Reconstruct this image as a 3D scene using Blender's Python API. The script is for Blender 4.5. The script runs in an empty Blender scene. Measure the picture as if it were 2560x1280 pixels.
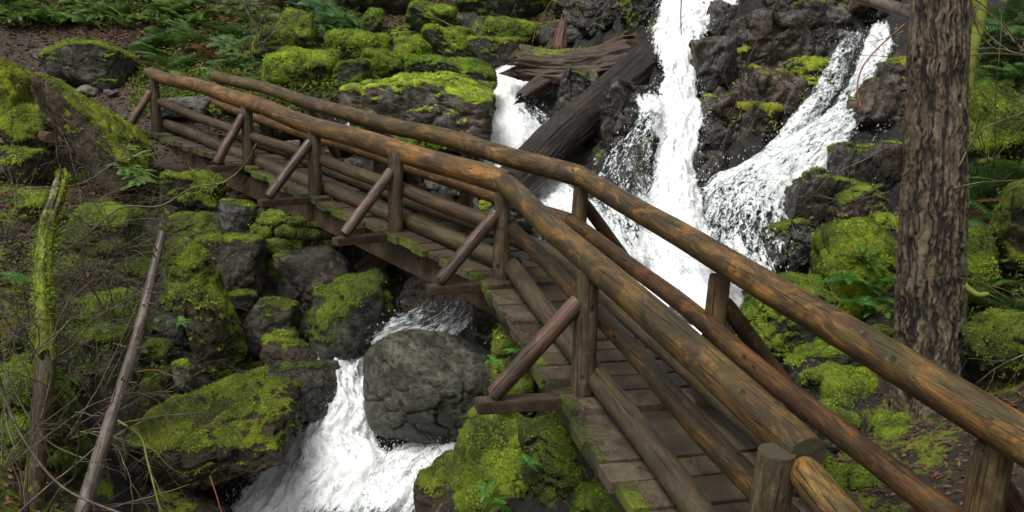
import bpy, math, random
import numpy as np
from mathutils import Vector, Matrix, Quaternion

# ------------------------------------------------------------------ camera
CAMZ = 5.0
F_PX = 2036.84; PITCH = math.radians(12.186); ROLL = math.radians(2.568)
Fv = np.array([0, math.cos(PITCH), -math.sin(PITCH)])
R0 = np.array([1.0, 0, 0]); U0 = np.cross(R0, Fv)
Rv = math.cos(ROLL) * R0 + math.sin(ROLL) * U0
Uv = -math.sin(ROLL) * R0 + math.cos(ROLL) * U0
scene = bpy.context.scene
cd = bpy.data.cameras.new('camera'); cam = bpy.data.objects.new('camera', cd)
scene.collection.objects.link(cam)
cam.matrix_world = Matrix(((Rv[0], Uv[0], -Fv[0], 0), (Rv[1], Uv[1], -Fv[1], 0), (Rv[2], Uv[2], -Fv[2], CAMZ), (0, 0, 0, 1)))
cd.sensor_width = 36.0; cd.lens = 36.0 * F_PX / 2560.0; cd.clip_end = 400; cd.clip_start = 0.05
scene.camera = cam

# ------------------------------------------------------------------ light
w = bpy.data.worlds.new('World'); scene.world = w; w.use_nodes = True
nt = w.node_tree; bg = nt.nodes['Background']
sky = nt.nodes.new('ShaderNodeTexSky'); sky.sky_type = 'NISHITA'; sky.sun_disc = False
SUN_EL = math.radians(60); SUN_AZ = math.radians(-142)      # azimuth from +Y, clockwise
sky.sun_elevation = SUN_EL; sky.sun_rotation = SUN_AZ
sky.air_density = 1.0; sky.dust_density = 4.0; sky.ozone_density = 0.6
hs = nt.nodes.new('ShaderNodeHueSaturation'); hs.inputs['Saturation'].default_value = 0.06
nt.links.new(sky.outputs[0], hs.inputs['Color']); nt.links.new(hs.outputs[0], bg.inputs['Color'])
bg.inputs['Strength'].default_value = 0.09
sd = bpy.data.lights.new('sun', 'SUN'); sun = bpy.data.objects.new('sun', sd); scene.collection.objects.link(sun)
sd.energy = 1.55; sd.angle = math.radians(22); sd.color = (1.0, 0.96, 0.88)
sdir = Vector((math.sin(SUN_AZ) * math.cos(SUN_EL), math.cos(SUN_AZ) * math.cos(SUN_EL), math.sin(SUN_EL)))
sun.rotation_euler = sdir.to_track_quat('Z', 'Y').to_euler(); sun.location = (0, 0, 30)
scene.view_settings.view_transform = 'Standard'; scene.view_settings.look = 'None'
scene.view_settings.gamma = 1.0; scene.view_settings.exposure = 0.62
scene.cycles.max_bounces = 6; scene.cycles.transparent_max_bounces = 12
scene.cycles.use_adaptive_sampling = True; scene.cycles.adaptive_threshold = 0.02
scene.cycles.use_denoising = True
scene.render.engine = 'CYCLES'

# ------------------------------------------------------------------ helpers
rnd = random.Random(7)
def P(px, py, d):
    """point on the sight line of (px,py) at horizontal distance d from the camera (metres along +Y)"""
    v = Fv + Rv * (px - 1280) / F_PX + Uv * (640 - py) / F_PX
    v = v * (d / v[1]); return Vector((v[0], v[1], v[2] + CAMZ))

def hash3(ix, iy, iz, seed):
    h = (ix * 374761393 + iy * 668265263 + iz * 2147483647 + seed * 974634777) & 0xFFFFFFFF
    h = ((h ^ (h >> 13)) * 1274126177) & 0xFFFFFFFF
    h = ((h ^ (h >> 16)) * 2246822519) & 0xFFFFFFFF
    return ((h ^ (h >> 15)) & 0xFFFFFF) / float(0xFFFFFF)

def vnoise(p, seed=0):
    p = np.asarray(p, dtype=np.float64); i = np.floor(p).astype(np.int64); f = p - i
    f = f * f * f * (f * (f * 6 - 15) + 10)
    r = 0
    for dx in (0, 1):
        wx = f[:, 0] if dx else 1 - f[:, 0]
        for dy in (0, 1):
            wy = f[:, 1] if dy else 1 - f[:, 1]
            for dz in (0, 1):
                wz = f[:, 2] if dz else 1 - f[:, 2]
                r = r + wx * wy * wz * hash3(i[:, 0] + dx, i[:, 1] + dy, i[:, 2] + dz, seed)
    return r                                    # 0..1

def fbm(p, seed=0, octv=4, gain=0.5, lac=2.03):
    a = 1.0; s = 0; t = 0; q = np.asarray(p, dtype=np.float64)
    for k in range(octv):
        s = s + a * (vnoise(q, seed + k) - 0.5); t += a; a *= gain; q = q * lac + 13.7
    return s / t                                # about -.5...5

def cell(p, seed=0):
    """distance to nearest / second nearest feature point and the nearest one's id value"""
    p = np.asarray(p, dtype=np.float64); i = np.floor(p).astype(np.int64)
    d1 = np.full(len(p), 9.0); d2 = np.full(len(p), 9.0); val = np.zeros(len(p))
    for dx in (-1, 0, 1):
        for dy in (-1, 0, 1):
            for dz in (-1, 0, 1):
                a, b, c = i[:, 0] + dx, i[:, 1] + dy, i[:, 2] + dz
                q = np.stack([a + hash3(a, b, c, seed), b + hash3(a, b, c, seed + 1), c + hash3(a, b, c, seed + 2)], 1)
                d = np.linalg.norm(q - p, axis=1)
                m = d < d1
                d2 = np.where(m, d1, np.minimum(d2, d)); val = np.where(m, hash3(a, b, c, seed + 3), val); d1 = np.where(m, d, d1)
    return d1, d2, val

def smooth(a, b, x):
    t = np.clip((x - a) / (b - a), 0, 1); return t * t * (3 - 2 * t)

def mesh_obj(name, verts, faces, mats, parent=None, loc=(0, 0, 0), smooth_=True, attrs=None, uv=None, fmat=None):
    me = bpy.data.meshes.new(name)
    verts = np.asarray(verts, dtype=np.float32).reshape(-1, 3)
    if isinstance(faces, np.ndarray):
        n = faces.shape[1]; nf = len(faces)
        me.vertices.add(len(verts)); me.vertices.foreach_set('co', verts.ravel())
        me.loops.add(nf * n); me.loops.foreach_set('vertex_index', faces.ravel().astype(np.int32))
        me.polygons.add(nf); me.polygons.foreach_set('loop_start', np.arange(0, nf * n, n, dtype=np.int32))
        try: me.polygons.foreach_set('loop_total', np.full(nf, n, dtype=np.int32))
        except Exception: pass
        me.update(calc_edges=True)
    else:
        me.from_pydata([tuple(map(float, v)) for v in verts], [], [list(map(int, f)) for f in faces]); me.update()
    if not isinstance(mats, (list, tuple)): mats = [mats]
    for m in mats: me.materials.append(m)
    if smooth_: me.polygons.foreach_set('use_smooth', np.ones(len(me.polygons), dtype=bool))
    if fmat is not None: me.polygons.foreach_set('material_index', np.asarray(fmat, dtype=np.int32))
    for k, a in (attrs or {}).items():
        at = me.attributes.new(k, 'FLOAT', 'POINT'); at.data.foreach_set('value', np.asarray(a, dtype=np.float32))
    if uv is not None:
        ul = me.uv_layers.new(name='UVMap'); li = np.empty(len(me.loops), dtype=np.int32)
        me.loops.foreach_get('vertex_index', li); ul.data.foreach_set('uv', np.asarray(uv, dtype=np.float32)[li].ravel())
    me.validate()
    o = bpy.data.objects.new(name, me); scene.collection.objects.link(o)
    l = Vector(loc)
    if parent is not None:
        o.parent = parent; l = l - wloc(parent)
    o.location = l
    return o

def wloc(o):
    l = Vector(o.location)
    while o.parent: o = o.parent; l = l + Vector(o.location)
    return l

def tag(o, label=None, cat=None, group=None, kind=None):
    if label: o['label'] = label
    if cat: o['category'] = cat
    if group: o['group'] = group
    if kind: o['kind'] = kind
    return o

def empty(name, loc):
    o = bpy.data.objects.new(name, None); scene.collection.objects.link(o); o.location = loc; o.empty_display_size = .2
    return o

_ico = {}
def ico(n):
    if n not in _ico:
        import bmesh
        bm = bmesh.new(); bmesh.ops.create_icosphere(bm, subdivisions=n, radius=1)
        v = np.array([x.co[:] for x in bm.verts]); f = np.array([[a.index for a in x.verts] for x in bm.faces]); bm.free()
        _ico[n] = (v, f)
    return _ico[n]

# ------------------------------------------------------------------ materials
def newmat(name):
    m = bpy.data.materials.new(name); m.use_nodes = True
    t = m.node_tree; return m, t, t.nodes['Principled BSDF']
def N(t, typ, **kw):
    n = t.nodes.new('ShaderNode' + typ)
    for k, v in kw.items():
        if k.startswith('i_'):
            n.inputs[k[2:].replace('_', ' ')].default_value = v
        else: setattr(n, k, v)
    return n
def noise(t, vec, scale, detail=4, rough=.55, dist=0):
    n = N(t, 'TexNoise'); n.inputs['Scale'].default_value = scale; n.inputs['Detail'].default_value = detail
    n.inputs['Roughness'].default_value = rough; n.inputs['Distortion'].default_value = dist
    if vec is not None: t.links.new(vec, n.inputs['Vector'])
    return n.outputs['Fac']
def ramp(t, fac, stops, interp='LINEAR'):
    n = N(t, 'ValToRGB'); n.color_ramp.interpolation = interp
    e = n.color_ramp.elements
    while len(e) < len(stops): e.new(0.5)
    for k, (p, c) in enumerate(stops):
        e[k].position = p; e[k].color = (c[0], c[1], c[2], 1) if isinstance(c, (tuple, list)) else (c, c, c, 1)
    t.links.new(fac, n.inputs['Fac']); return n.outputs['Color']
def mix(t, fac, a, b, mode='MIX'):
    n = N(t, 'MixRGB', blend_type=mode)
    for k, v in (('Fac', fac), ('Color1', a), ('Color2', b)):
        if isinstance(v, (int, float)): n.inputs[k].default_value = v if k == 'Fac' else (v, v, v, 1)
        elif isinstance(v, (tuple, list)): n.inputs[k].default_value = (v[0], v[1], v[2], 1)
        else: t.links.new(v, n.inputs[k])
    return n.outputs['Color']
def mth(t, op, a, b=None, c=None, clamp=False):
    n = N(t, 'Math', operation=op, use_clamp=clamp)
    for k, v in enumerate((a, b, c)):
        if v is None: continue
        if isinstance(v, (int, float)): n.inputs[k].default_value = v
        else: t.links.new(v, n.inputs[k])
    return n.outputs[0]
def bump(t, h, strength, dist, base=None):
    n = N(t, 'Bump'); n.inputs['Strength'].default_value = strength; n.inputs['Distance'].default_value = dist
    t.links.new(h, n.inputs['Height'])
    if base is not None: t.links.new(base, n.inputs['Normal'])
    return n.outputs['Normal']
def objvec(t, scale=(1, 1, 1), rnd_=True, kind='Object'):
    tc = N(t, 'TexCoord'); mp = N(t, 'Mapping'); mp.inputs['Scale'].default_value = scale
    src = tc.outputs[kind]
    if rnd_:
        oi = N(t, 'ObjectInfo'); a = N(t, 'VectorMath', operation='ADD')
        m = N(t, 'VectorMath', operation='SCALE'); cx = N(t, 'CombineXYZ')
        for k in range(3): t.links.new(oi.outputs['Random'], cx.inputs[k])
        m.inputs['Scale'].default_value = 37.0; t.links.new(cx.outputs[0], m.inputs[0])
        t.links.new(src, a.inputs[0]); t.links.new(m.outputs[0], a.inputs[1]); src = a.outputs[0]
    t.links.new(src, mp.inputs['Vector']); return mp.outputs[0]

MOSS_RAMP = [(0.30, (.018, .026, .004)), (0.44, (.062, .085, .006)), (0.55, (.185, .245, .012)), (0.70, (.37, .43, .028))]
def moss_color(t, v, bright=1.0):
    n = mth(t, 'ADD', mth(t, 'MULTIPLY', noise(t, v, 2.2, 3), .62), mth(t, 'MULTIPLY', noise(t, v, 38, 3, .7), .38))
    c = ramp(t, n, MOSS_RAMP)
    br = ramp(t, noise(t, v, 5.5, 4), [(.56, 0), (.68, 1)])
    c = mix(t, mth(t, 'MULTIPLY', br, .5), c, (.075, .052, .018))
    return mix(t, 1.0, c, (bright, bright, bright), 'MULTIPLY')

def rock_mat(name, dark, mid, light, wet=.45, lichen=.5, brown=(.07, .05, .03), bright=1.0, rb=1.0):
    m, t, b = newmat(name)
    v = objvec(t)
    n1 = noise(t, v, 3.0, 6, .6, .4); n2 = noise(t, v, 14, 5, .65); n3 = noise(t, v, 60, 4, .7)
    c = ramp(t, n1, [(.3, dark), (.52, mid), (.72, light)])
    c = mix(t, ramp(t, n2, [(.42, .85), (.56, 0)]), c, mix(t, 1, c, (.28, .28, .26), 'MULTIPLY'))
    c = mix(t, ramp(t, noise(t, v, 1.6, 3), [(.5, 0), (.66, .8)]), c, brown)
    c = mix(t, mth(t, 'MULTIPLY', ramp(t, noise(t, v, 5, 8, .8, .8), [(.545, 0), (.59, 1)]), lichen), c, (.21, .215, .18))
    c = mix(t, ramp(t, n3, [(.35, .45), (.6, 0)]), c, mix(t, 1, c, (.45, .45, .45), 'MULTIPLY'))
    at = N(t, 'Attribute', attribute_name='moss')
    mm = mth(t, 'ADD', at.outputs['Fac'], mth(t, 'MULTIPLY', mth(t, 'SUBTRACT', n2, .5), .9))
    mm = mth(t, 'ADD', mm, mth(t, 'MULTIPLY', mth(t, 'SUBTRACT', n3, .5), .7))
    mask = ramp(t, mm, [(.40, 0), (.62, 1)])
    col = mix(t, mask, c, moss_color(t, v, bright))
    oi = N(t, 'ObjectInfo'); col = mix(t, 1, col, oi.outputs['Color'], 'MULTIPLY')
    t.links.new(col, b.inputs['Base Color'])
    rg = mix(t, mask, mix(t, n2, wet, wet + .3), .95)
    t.links.new(rg, b.inputs['Roughness'])
    b.inputs['Specular IOR Level'].default_value = .5
    n = bump(t, n2, .9 * rb, .07); n = bump(t, n3, .8 * rb, .022, n)
    n = bump(t, mth(t, 'MULTIPLY', mask, noise(t, v, 45, 4, .8)), .9, .035, n)
    t.links.new(n, b.inputs['Normal'])
    return m
M_ROCK = rock_mat('rock_grey', (.022, .021, .016), (.066, .062, .050), (.16, .155, .13), lichen=.6)
M_DARK = rock_mat('rock_dark', (.009, .008, .007), (.030, .026, .021), (.085, .078, .07), wet=.10, lichen=.25, brown=(.050, .033, .019), rb=.5)  # pale tone and lichen patches double as painted glints on the wet cliff
M_BROWN = rock_mat('rock_brown', (.024, .020, .012), (.072, .057, .034), (.15, .125, .085), wet=.5, lichen=.18, brown=(.085, .058, .03))
M_HERO = rock_mat('rock_wet_grey', (.050, .048, .036), (.155, .15, .125), (.32, .315, .28), wet=.25, lichen=.75, brown=(.040, .037, .018))
M_WETPALE = rock_mat('rock_wet_pale', (.06, .052, .045), (.15, .13, .115), (.28, .25, .225), wet=.15, lichen=.3, brown=(.11, .07, .045))

def leaf_mat(name, stops, scale=3, trans=.3, rough=.5, obj=False):
    m, t, b = newmat(name)
    g = N(t, 'NewGeometry'); v = g.outputs['Position']
    c = ramp(t, noise(t, v, scale, 4, .7), stops)
    r = mth(t, 'MULTIPLY', mth(t, 'SUBTRACT', g.outputs['Random Per Island'], .5), .55)
    hsv = N(t, 'HueSaturation'); t.links.new(c, hsv.inputs['Color']); t.links.new(mth(t, 'ADD', 1, r), hsv.inputs['Value'])
    oi = N(t, 'ObjectInfo'); col = mix(t, 1, hsv.outputs[0], oi.outputs['Color'], 'MULTIPLY')
    t.links.new(col, b.inputs['Base Color']); b.inputs['Roughness'].default_value = rough
    tr = N(t, 'BsdfTranslucent'); t.links.new(col, tr.inputs['Color'])
    mx = N(t, 'MixShader'); mx.inputs['Fac'].default_value = trans
    out = t.nodes['Material Output']
    t.links.new(b.outputs[0], mx.inputs[1]); t.links.new(tr.outputs[0], mx.inputs[2]); t.links.new(mx.outputs[0], out.inputs['Surface'])
    return m
M_TUFT = leaf_mat('moss_tufts', [(.34, (.028, .042, .006)), (.45, (.100, .150, .010)), (.55, (.25, .35, .020)), (.68, (.44, .52, .05))], 3.2, .25, .8)
M_FERN = leaf_mat('fern_green', [(.3, (.022, .055, .012)), (.5, (.065, .130, .026)), (.7, (.15, .24, .075))], 2.5, .3, .38)
M_DEADFERN = leaf_mat('fern_brown', [(.3, (.07, .03, .014)), (.5, (.13, .055, .025)), (.7, (.19, .09, .04))], 4, .25, .8)
M_HERB = leaf_mat('herb_green', [(.3, (.03, .05, .008)), (.5, (.085, .12, .014)), (.7, (.18, .22, .03))], 4, .35, .75)
M_LITTER = leaf_mat('dead_leaves', [(.3, (.035, .018, .010)), (.5, (.10, .046, .022)), (.65, (.18, .085, .045)), (.8, (.30, .20, .13))], 9, .1, .65)

def twig_mat(name, dark, light, moss=0.0, gloss=.5):
    m, t, b = newmat(name); g = N(t, 'NewGeometry'); v = g.outputs['Position']
    c = ramp(t, noise(t, v, 14, 4, .7), [(.35, dark), (.65, light)])
    if moss: c = mix(t, ramp(t, noise(t, v, 3.5, 3), [(.62 - moss * .35, 0), (.72 - moss * .35, 1)]), c, (.16, .19, .02))
    t.links.new(c, b.inputs['Base Color']); b.inputs['Roughness'].default_value = gloss
    t.links.new(bump(t, noise(t, v, 60, 3, .7), .5, .006), b.inputs['Normal'])
    return m
M_TWIG = twig_mat('twig_brown', (.035, .025, .016), (.13, .10, .07))
M_TWIGM = twig_mat('twig_mossy', (.035, .030, .015), (.13, .11, .055), .12)
M_TWIGR = twig_mat('twig_orange', (.13, .04, .015), (.34, .13, .05))
M_TWIGG = twig_mat('twig_olive', (.09, .10, .02), (.22, .24, .06), .3)

def log_mat(name, stops, wear, algae=.4, rough=.5, freq=1.0, dark=(.028, .02, .012)):
    """weathered peeled log: fibres run along local Z"""
    m, t, b = newmat(name)
    v = objvec(t, (7 * freq, 7 * freq, 2.0 * freq)); vf = objvec(t, (75 * freq, 75 * freq, 3.5 * freq)); vr = objvec(t, (1, 1, .38))
    n1 = noise(t, v, 1, 8, .72, .9); nf = noise(t, vf, 1, 4, .6); np_ = noise(t, vr, 5.0, 8, .75, 1.0)
    c = ramp(t, n1, stops)
    c = mix(t, mth(t, 'MULTIPLY', ramp(t, np_, [(.47, 0), (.54, 1)]), wear), c, dark)
    c = mix(t, mth(t, 'MULTIPLY', ramp(t, noise(t, vr, 7, 5, .7), [(.52, 0), (.64, 1)]), algae), c, (.075, .072, .018))
    c = mix(t, ramp(t, nf, [(.36, .5), (.52, 0)]), c, mix(t, 1, c, (.4, .36, .33), 'MULTIPLY'))
    c = mix(t, ramp(t, noise(t, objvec(t), 70, 4, .8), [(.32, .7), (.5, 0)]), c, mix(t, 1, c, (.4, .38, .35), 'MULTIPLY'))
    # drying cracks and knots
    ck = noise(t, objvec(t, (22, 22, .5)), 1, 2, .5, .3)
    crack = ramp(t, mth(t, 'ABSOLUTE', mth(t, 'SUBTRACT', ck, .5)), [(.0, 1), (.012, 0)])
    c = mix(t, mth(t, 'MULTIPLY', crack, .85), c, (.012, .009, .006))
    kn = N(t, 'TexVoronoi'); kn.inputs['Scale'].default_value = 1.0; t.links.new(objvec(t, (5, 5, 3.4)), kn.inputs['Vector'])
    kk = ramp(t, kn.outputs['Distance'], [(.05, 1), (.12, 0)])
    c = mix(t, mth(t, 'MULTIPLY', kk, .85), c, (.02, .012, .008))
    at = N(t, 'Attribute', attribute_name='moss')
    v0 = objvec(t); mn = noise(t, v0, 25, 4, .7)
    mask = ramp(t, mth(t, 'ADD', at.outputs['Fac'], mth(t, 'SUBTRACT', mn, .5)), [(.45, 0), (.6, 1)])
    c = mix(t, mask, c, moss_color(t, v0))
    oi = N(t, 'ObjectInfo'); c = mix(t, 1, c, oi.outputs['Color'], 'MULTIPLY')
    t.links.new(c, b.inputs['Base Color'])
    t.links.new(mix(t, n1, rough - .12, rough + .2), b.inputs['Roughness'])
    n = bump(t, nf, .6, .007); n = bump(t, np_, .6, .016, n)
    n = bump(t, mth(t, 'SUBTRACT', 1, mth(t, 'MAXIMUM', crack, kk)), .7, .012, n)
    t.links.new(n, b.inputs['Normal'])
    return m
RAILC = [(.36, (.055, .032, .011)), (.5, (.155, .084, .022)), (.60, (.26, .132, .030)), (.70, (.40, .205, .050))]
M_RAIL = log_mat('rail_wood', RAILC, .72, .60, .42)
M_POST = log_mat('post_wood', [(.3, (.058, .040, .020)), (.5, (.125, .088, .045)), (.7, (.21, .16, .095))], .6, .2, .5)
M_BRACE = log_mat('brace_wood', [(.3, (.045, .025, .015)), (.5, (.115, .064, .038)), (.7, (.20, .12, .07))], .75, .15, .38)
M_CURB = log_mat('curb_wood', [(.3, (.040, .028, .015)), (.5, (.082, .058, .030)), (.7, (.14, .10, .055))], .55, .55, .5)
M_OLDLOG = log_mat('old_log_wood', [(.3, (.016, .011, .008)), (.5, (.046, .034, .026)), (.72, (.14, .11, .09))], .5, .1, .33, 1.0)
M_ROTLOG = log_mat('rotten_log_wood', [(.3, (.035, .022, .014)), (.5, (.085, .052, .034)), (.72, (.16, .10, .07))], .4, .6, .6, .6)
M_BIRCH = log_mat('peeled_pole', [(.3, (.055, .038, .028)), (.5, (.115, .085, .068)), (.72, (.25, .205, .175))], .5, .1, .45)

def end_mat():
    m, t, b = newmat('end_grain'); v = objvec(t, (1, 1, 1))
    wv = N(t, 'TexWave', wave_type='RINGS', rings_direction='Z'); wv.inputs['Scale'].default_value = 26; wv.inputs['Distortion'].default_value = 1.5
    tc = N(t, 'TexCoord'); t.links.new(tc.outputs['Object'], wv.inputs['Vector'])
    c = mix(t, wv.outputs['Fac'], (.040, .030, .018), (.068, .052, .030))
    c = mix(t, ramp(t, noise(t, v, 14, 4), [(.45, 0), (.65, .8)]), c, (.05, .055, .02))
    t.links.new(c, b.inputs['Base Color']); b.inputs['Roughness'].default_value = .7
    t.links.new(bump(t, wv.outputs['Fac'], .3, .004), b.inputs['Normal'])
    return m
M_END = end_mat()

def plank_mat():
    m, t, b = newmat('deck_planks')
    at = N(t, 'Attribute', attribute_name='tone'); ms = N(t, 'Attribute', attribute_name='moss')
    uvn = N(t, 'UVMap'); mp = N(t, 'Mapping'); mp.inputs['Scale'].default_value = (3, 45, 1); t.links.new(uvn.outputs[0], mp.inputs[0])
    v = mp.outputs[0]; g = objvec(t, rnd_=False)
    gr = noise(t, v, 1, 4, .6); n2 = noise(t, g, 8, 5, .65); n3 = noise(t, g, 70, 3, .7)
    c = ramp(t, mth(t, 'ADD', mth(t, 'MULTIPLY', gr, .6), mth(t, 'MULTIPLY', n2, .4)), [(.3, (.052, .040, .025)), (.5, (.110, .086, .054)), (.7, (.185, .15, .10))])
    c = mix(t, 1, c, at.outputs['Color'], 'MULTIPLY')
    c = mix(t, ramp(t, noise(t, g, 3.5, 6, .7), [(.48, 0), (.62, .8)]), c, (.038, .028, .018))
    c = mix(t, ramp(t, n3, [(.35, .6), (.55, 0)]), c, (.03, .022, .015))
    mask = ramp(t, mth(t, 'ADD', ms.outputs['Fac'], mth(t, 'MULTIPLY', mth(t, 'SUBTRACT', noise(t, g, 17, 5, .7), .5), 1.6)), [(.48, 0), (.62, 1)])
    c = mix(t, mask, c, moss_color(t, g, .5))
    t.links.new(c, b.inputs['Base Color']); t.links.new(mix(t, n2, .28, .62), b.inputs['Roughness'])
    n = bump(t, gr, .4, .006); n = bump(t, n3, .6, .006, n); n = bump(t, mth(t, 'MULTIPLY', mask, n3), .8, .02, n)
    t.links.new(n, b.inputs['Normal'])
    return m
M_PLANK = plank_mat()

def beam_mat():
    m, t, b = newmat('stained_beam'); v = objvec(t, (3, 3, 3)); 
    c = ramp(t, noise(t, v, 2, 5, .65), [(.35, (.030, .018, .012)), (.55, (.060, .037, .024)), (.75, (.11, .075, .052))])
    c = mix(t, ramp(t, noise(t, v, 5, 5, .7), [(.56, 0), (.68, .8)]), c, (.055, .065, .015))
    t.links.new(c, b.inputs['Base Color']); b.inputs['Roughness'].default_value = .55
    t.links.new(bump(t, noise(t, objvec(t, (30, 3, 30)), 1, 4), .4, .01), b.inputs['Normal'])
    return m
M_BEAM = beam_mat()

def bark_mat():
    m, t, b = newmat('fir_bark')
    at = N(t, 'Attribute', attribute_name='plate'); ms = N(t, 'Attribute', attribute_name='moss')
    v = objvec(t, (1, 1, .35)); v1 = objvec(t)
    n2 = noise(t, v, 30, 5, .7); n3 = noise(t, v1, 90, 3, .7)
    f = mth(t, 'ADD', mth(t, 'MULTIPLY', at.outputs['Fac'], .65), mth(t, 'MULTIPLY', n2, .45))
    c = ramp(t, f, [(.28, (.007, .004, .003)), (.50, (.040, .028, .017)), (.72, (.105, .078, .046)), (.95, (.22, .175, .12))])
    c = mix(t, ramp(t, noise(t, v1, 5, 5, .7), [(.56, 0), (.68, .55)]), c, (.10, .095, .03))
    mask = ramp(t, mth(t, 'ADD', ms.outputs['Fac'], mth(t, 'MULTIPLY', mth(t, 'SUBTRACT', noise(t, v1, 12, 5, .75), .5), 1.8)), [(.48, 0), (.62, 1)])
    c = mix(t, mask, c, moss_color(t, v1, .8))
    t.links.new(c, b.inputs['Base Color']); b.inputs['Roughness'].default_value = .8
    n = bump(t, n2, .8, .02); n = bump(t, n3, .5, .006, n); t.links.new(n, b.inputs['Normal'])
    return m
M_BARK = bark_mat()

def ground_mat():
    m, t, b = newmat('forest_floor')
    g = N(t, 'NewGeometry'); v = g.outputs['Position']
    wet = N(t, 'Attribute', attribute_name='wet'); ms = N(t, 'Attribute', attribute_name='moss'); tr = N(t, 'Attribute', attribute_name='trail')
    n1 = noise(t, v, 2.2, 5, .6); n2 = noise(t, v, 13, 5, .65); n3 = noise(t, v, 55, 4, .75)
    soil = ramp(t, n2, [(.32, (.012, .008, .005)), (.5, (.034, .023, .013)), (.68, (.070, .046, .026))])
    soil = mix(t, ramp(t, n1, [(.48, 0), (.62, .6)]), soil, (.095, .045, .024))
    soil = mix(t, ramp(t, n3, [(.6, 0), (.72, .7)]), soil, (.17, .13, .10))
    path = ramp(t, n2, [(.3, (.034, .024, .017)), (.55, (.078, .058, .043)), (.75, (.14, .11, .088))])
    c = mix(t, tr.outputs['Fac'], soil, path)
    rock = ramp(t, n1, [(.3, (.008, .008, .007)), (.55, (.024, .022, .019)), (.75, (.060, .055, .048))])
    rock = mix(t, ramp(t, n2, [(.52, 0), (.66, .6)]), rock, (.034, .023, .015))
    rock = mix(t, ramp(t, noise(t, v, 6, 6, .8), [(.60, 0), (.66, .35)]), rock, (.13, .125, .12))
    c = mix(t, wet.outputs['Fac'], c, rock)
    mm = mth(t, 'ADD', ms.outputs['Fac'], mth(t, 'MULTIPLY', mth(t, 'SUBTRACT', n1, .5), 1.6))
    mm = mth(t, 'ADD', mm, mth(t, 'MULTIPLY', mth(t, 'SUBTRACT', n2, .5), 1.2))
    mask = ramp(t, mm, [(.45, 0), (.6, 1)])
    c = mix(t, mask, c, moss_color(t, v, .85))
    t.links.new(c, b.inputs['Base Color'])
    t.links.new(mix(t, mask, mix(t, wet.outputs['Fac'], .85, mix(t, n2, .25, .65)), .95), b.inputs['Roughness'])
    n = bump(t, n1, .5, .12); n = bump(t, n2, 1.0, .08, n); n = bump(t, n3, .9, .03, n); t.links.new(n, b.inputs['Normal'])
    return m
M_GROUND = ground_mat()

def water_mat(name, white=(.95, .96, .96)):
    m, t, b = newmat(name)
    at = N(t, 'Attribute', attribute_name='dens'); uvn = N(t, 'UVMap')
    def uvn_(s):
        mp = N(t, 'Mapping'); mp.inputs['Scale'].default_value = (s[0], s[1], 1); t.links.new(uvn.outputs[0], mp.inputs[0]); return mp.outputs[0]
    na = noise(t, uvn_((9, 2.4)), 1, 6, .70, .8); nb = noise(t, uvn_((26, 12)), 1, 4, .66, 1.0); nc = noise(t, uvn_((2.4, 1.2)), 1, 3, .6, .4)
    s = mth(t, 'ADD', mth(t, 'MULTIPLY', na, .38), mth(t, 'ADD', mth(t, 'MULTIPLY', nb, .47), mth(t, 'MULTIPLY', nc, .15)))
    s = mth(t, 'MULTIPLY_ADD', s, 1.5, -.25)
    f = mth(t, 'ADD', s, mth(t, 'SUBTRACT', mth(t, 'MULTIPLY', at.outputs['Fac'], .62), .5))
    al = ramp(t, f, [(.31, 0), (.37, .55), (.43, 1)])
    wh = ramp(t, f, [(.31, (.40, .46, .48)), (.42, (.66, .71, .72)), (.56, white)])  # greys of thinner water also put fold shading into the colour
    t.links.new(wh, b.inputs['Base Color']); t.links.new(al, b.inputs['Alpha']); b.inputs['Roughness'].default_value = .35
    n = bump(t, nb, .7, .03); n = bump(t, na, .4, .05, n); t.links.new(n, b.inputs['Normal'])
    return m
M_FOAM = water_mat('white_water')
def pool_mat():
    m, t, b = newmat('creek_water'); g = N(t, 'NewGeometry'); v = g.outputs['Position']
    n1 = noise(t, v, 5, 5, .65, .8); n2 = noise(t, v, 22, 4, .7, .5)
    f = ramp(t, mth(t, 'ADD', mth(t, 'MULTIPLY', n1, .6), mth(t, 'MULTIPLY', n2, .4)), [(.52, 0), (.62, 1)])
    t.links.new(mix(t, f, (.035, .036, .03), (.7, .73, .72)), b.inputs['Base Color'])
    t.links.new(mix(t, f, .08, .5), b.inputs['Roughness'])
    n = bump(t, n1, .7, .08); n = bump(t, n2, .5, .03, n); t.links.new(n, b.inputs['Normal'])
    return m
M_POOL = pool_mat()
def drop_mat():
    m, t, b = newmat('spray_drops'); b.inputs['Base Color'].default_value = (.85, .87, .88, 1); b.inputs['Roughness'].default_value = .3
    return m
M_DROP = drop_mat()
def lichen_stone():
    return rock_mat('pier_stone', (.022, .020, .014), (.060, .052, .035), (.12, .105, .075), wet=.5, lichen=.3, brown=(.06, .045, .02))
M_PIER = lichen_stone()

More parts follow.
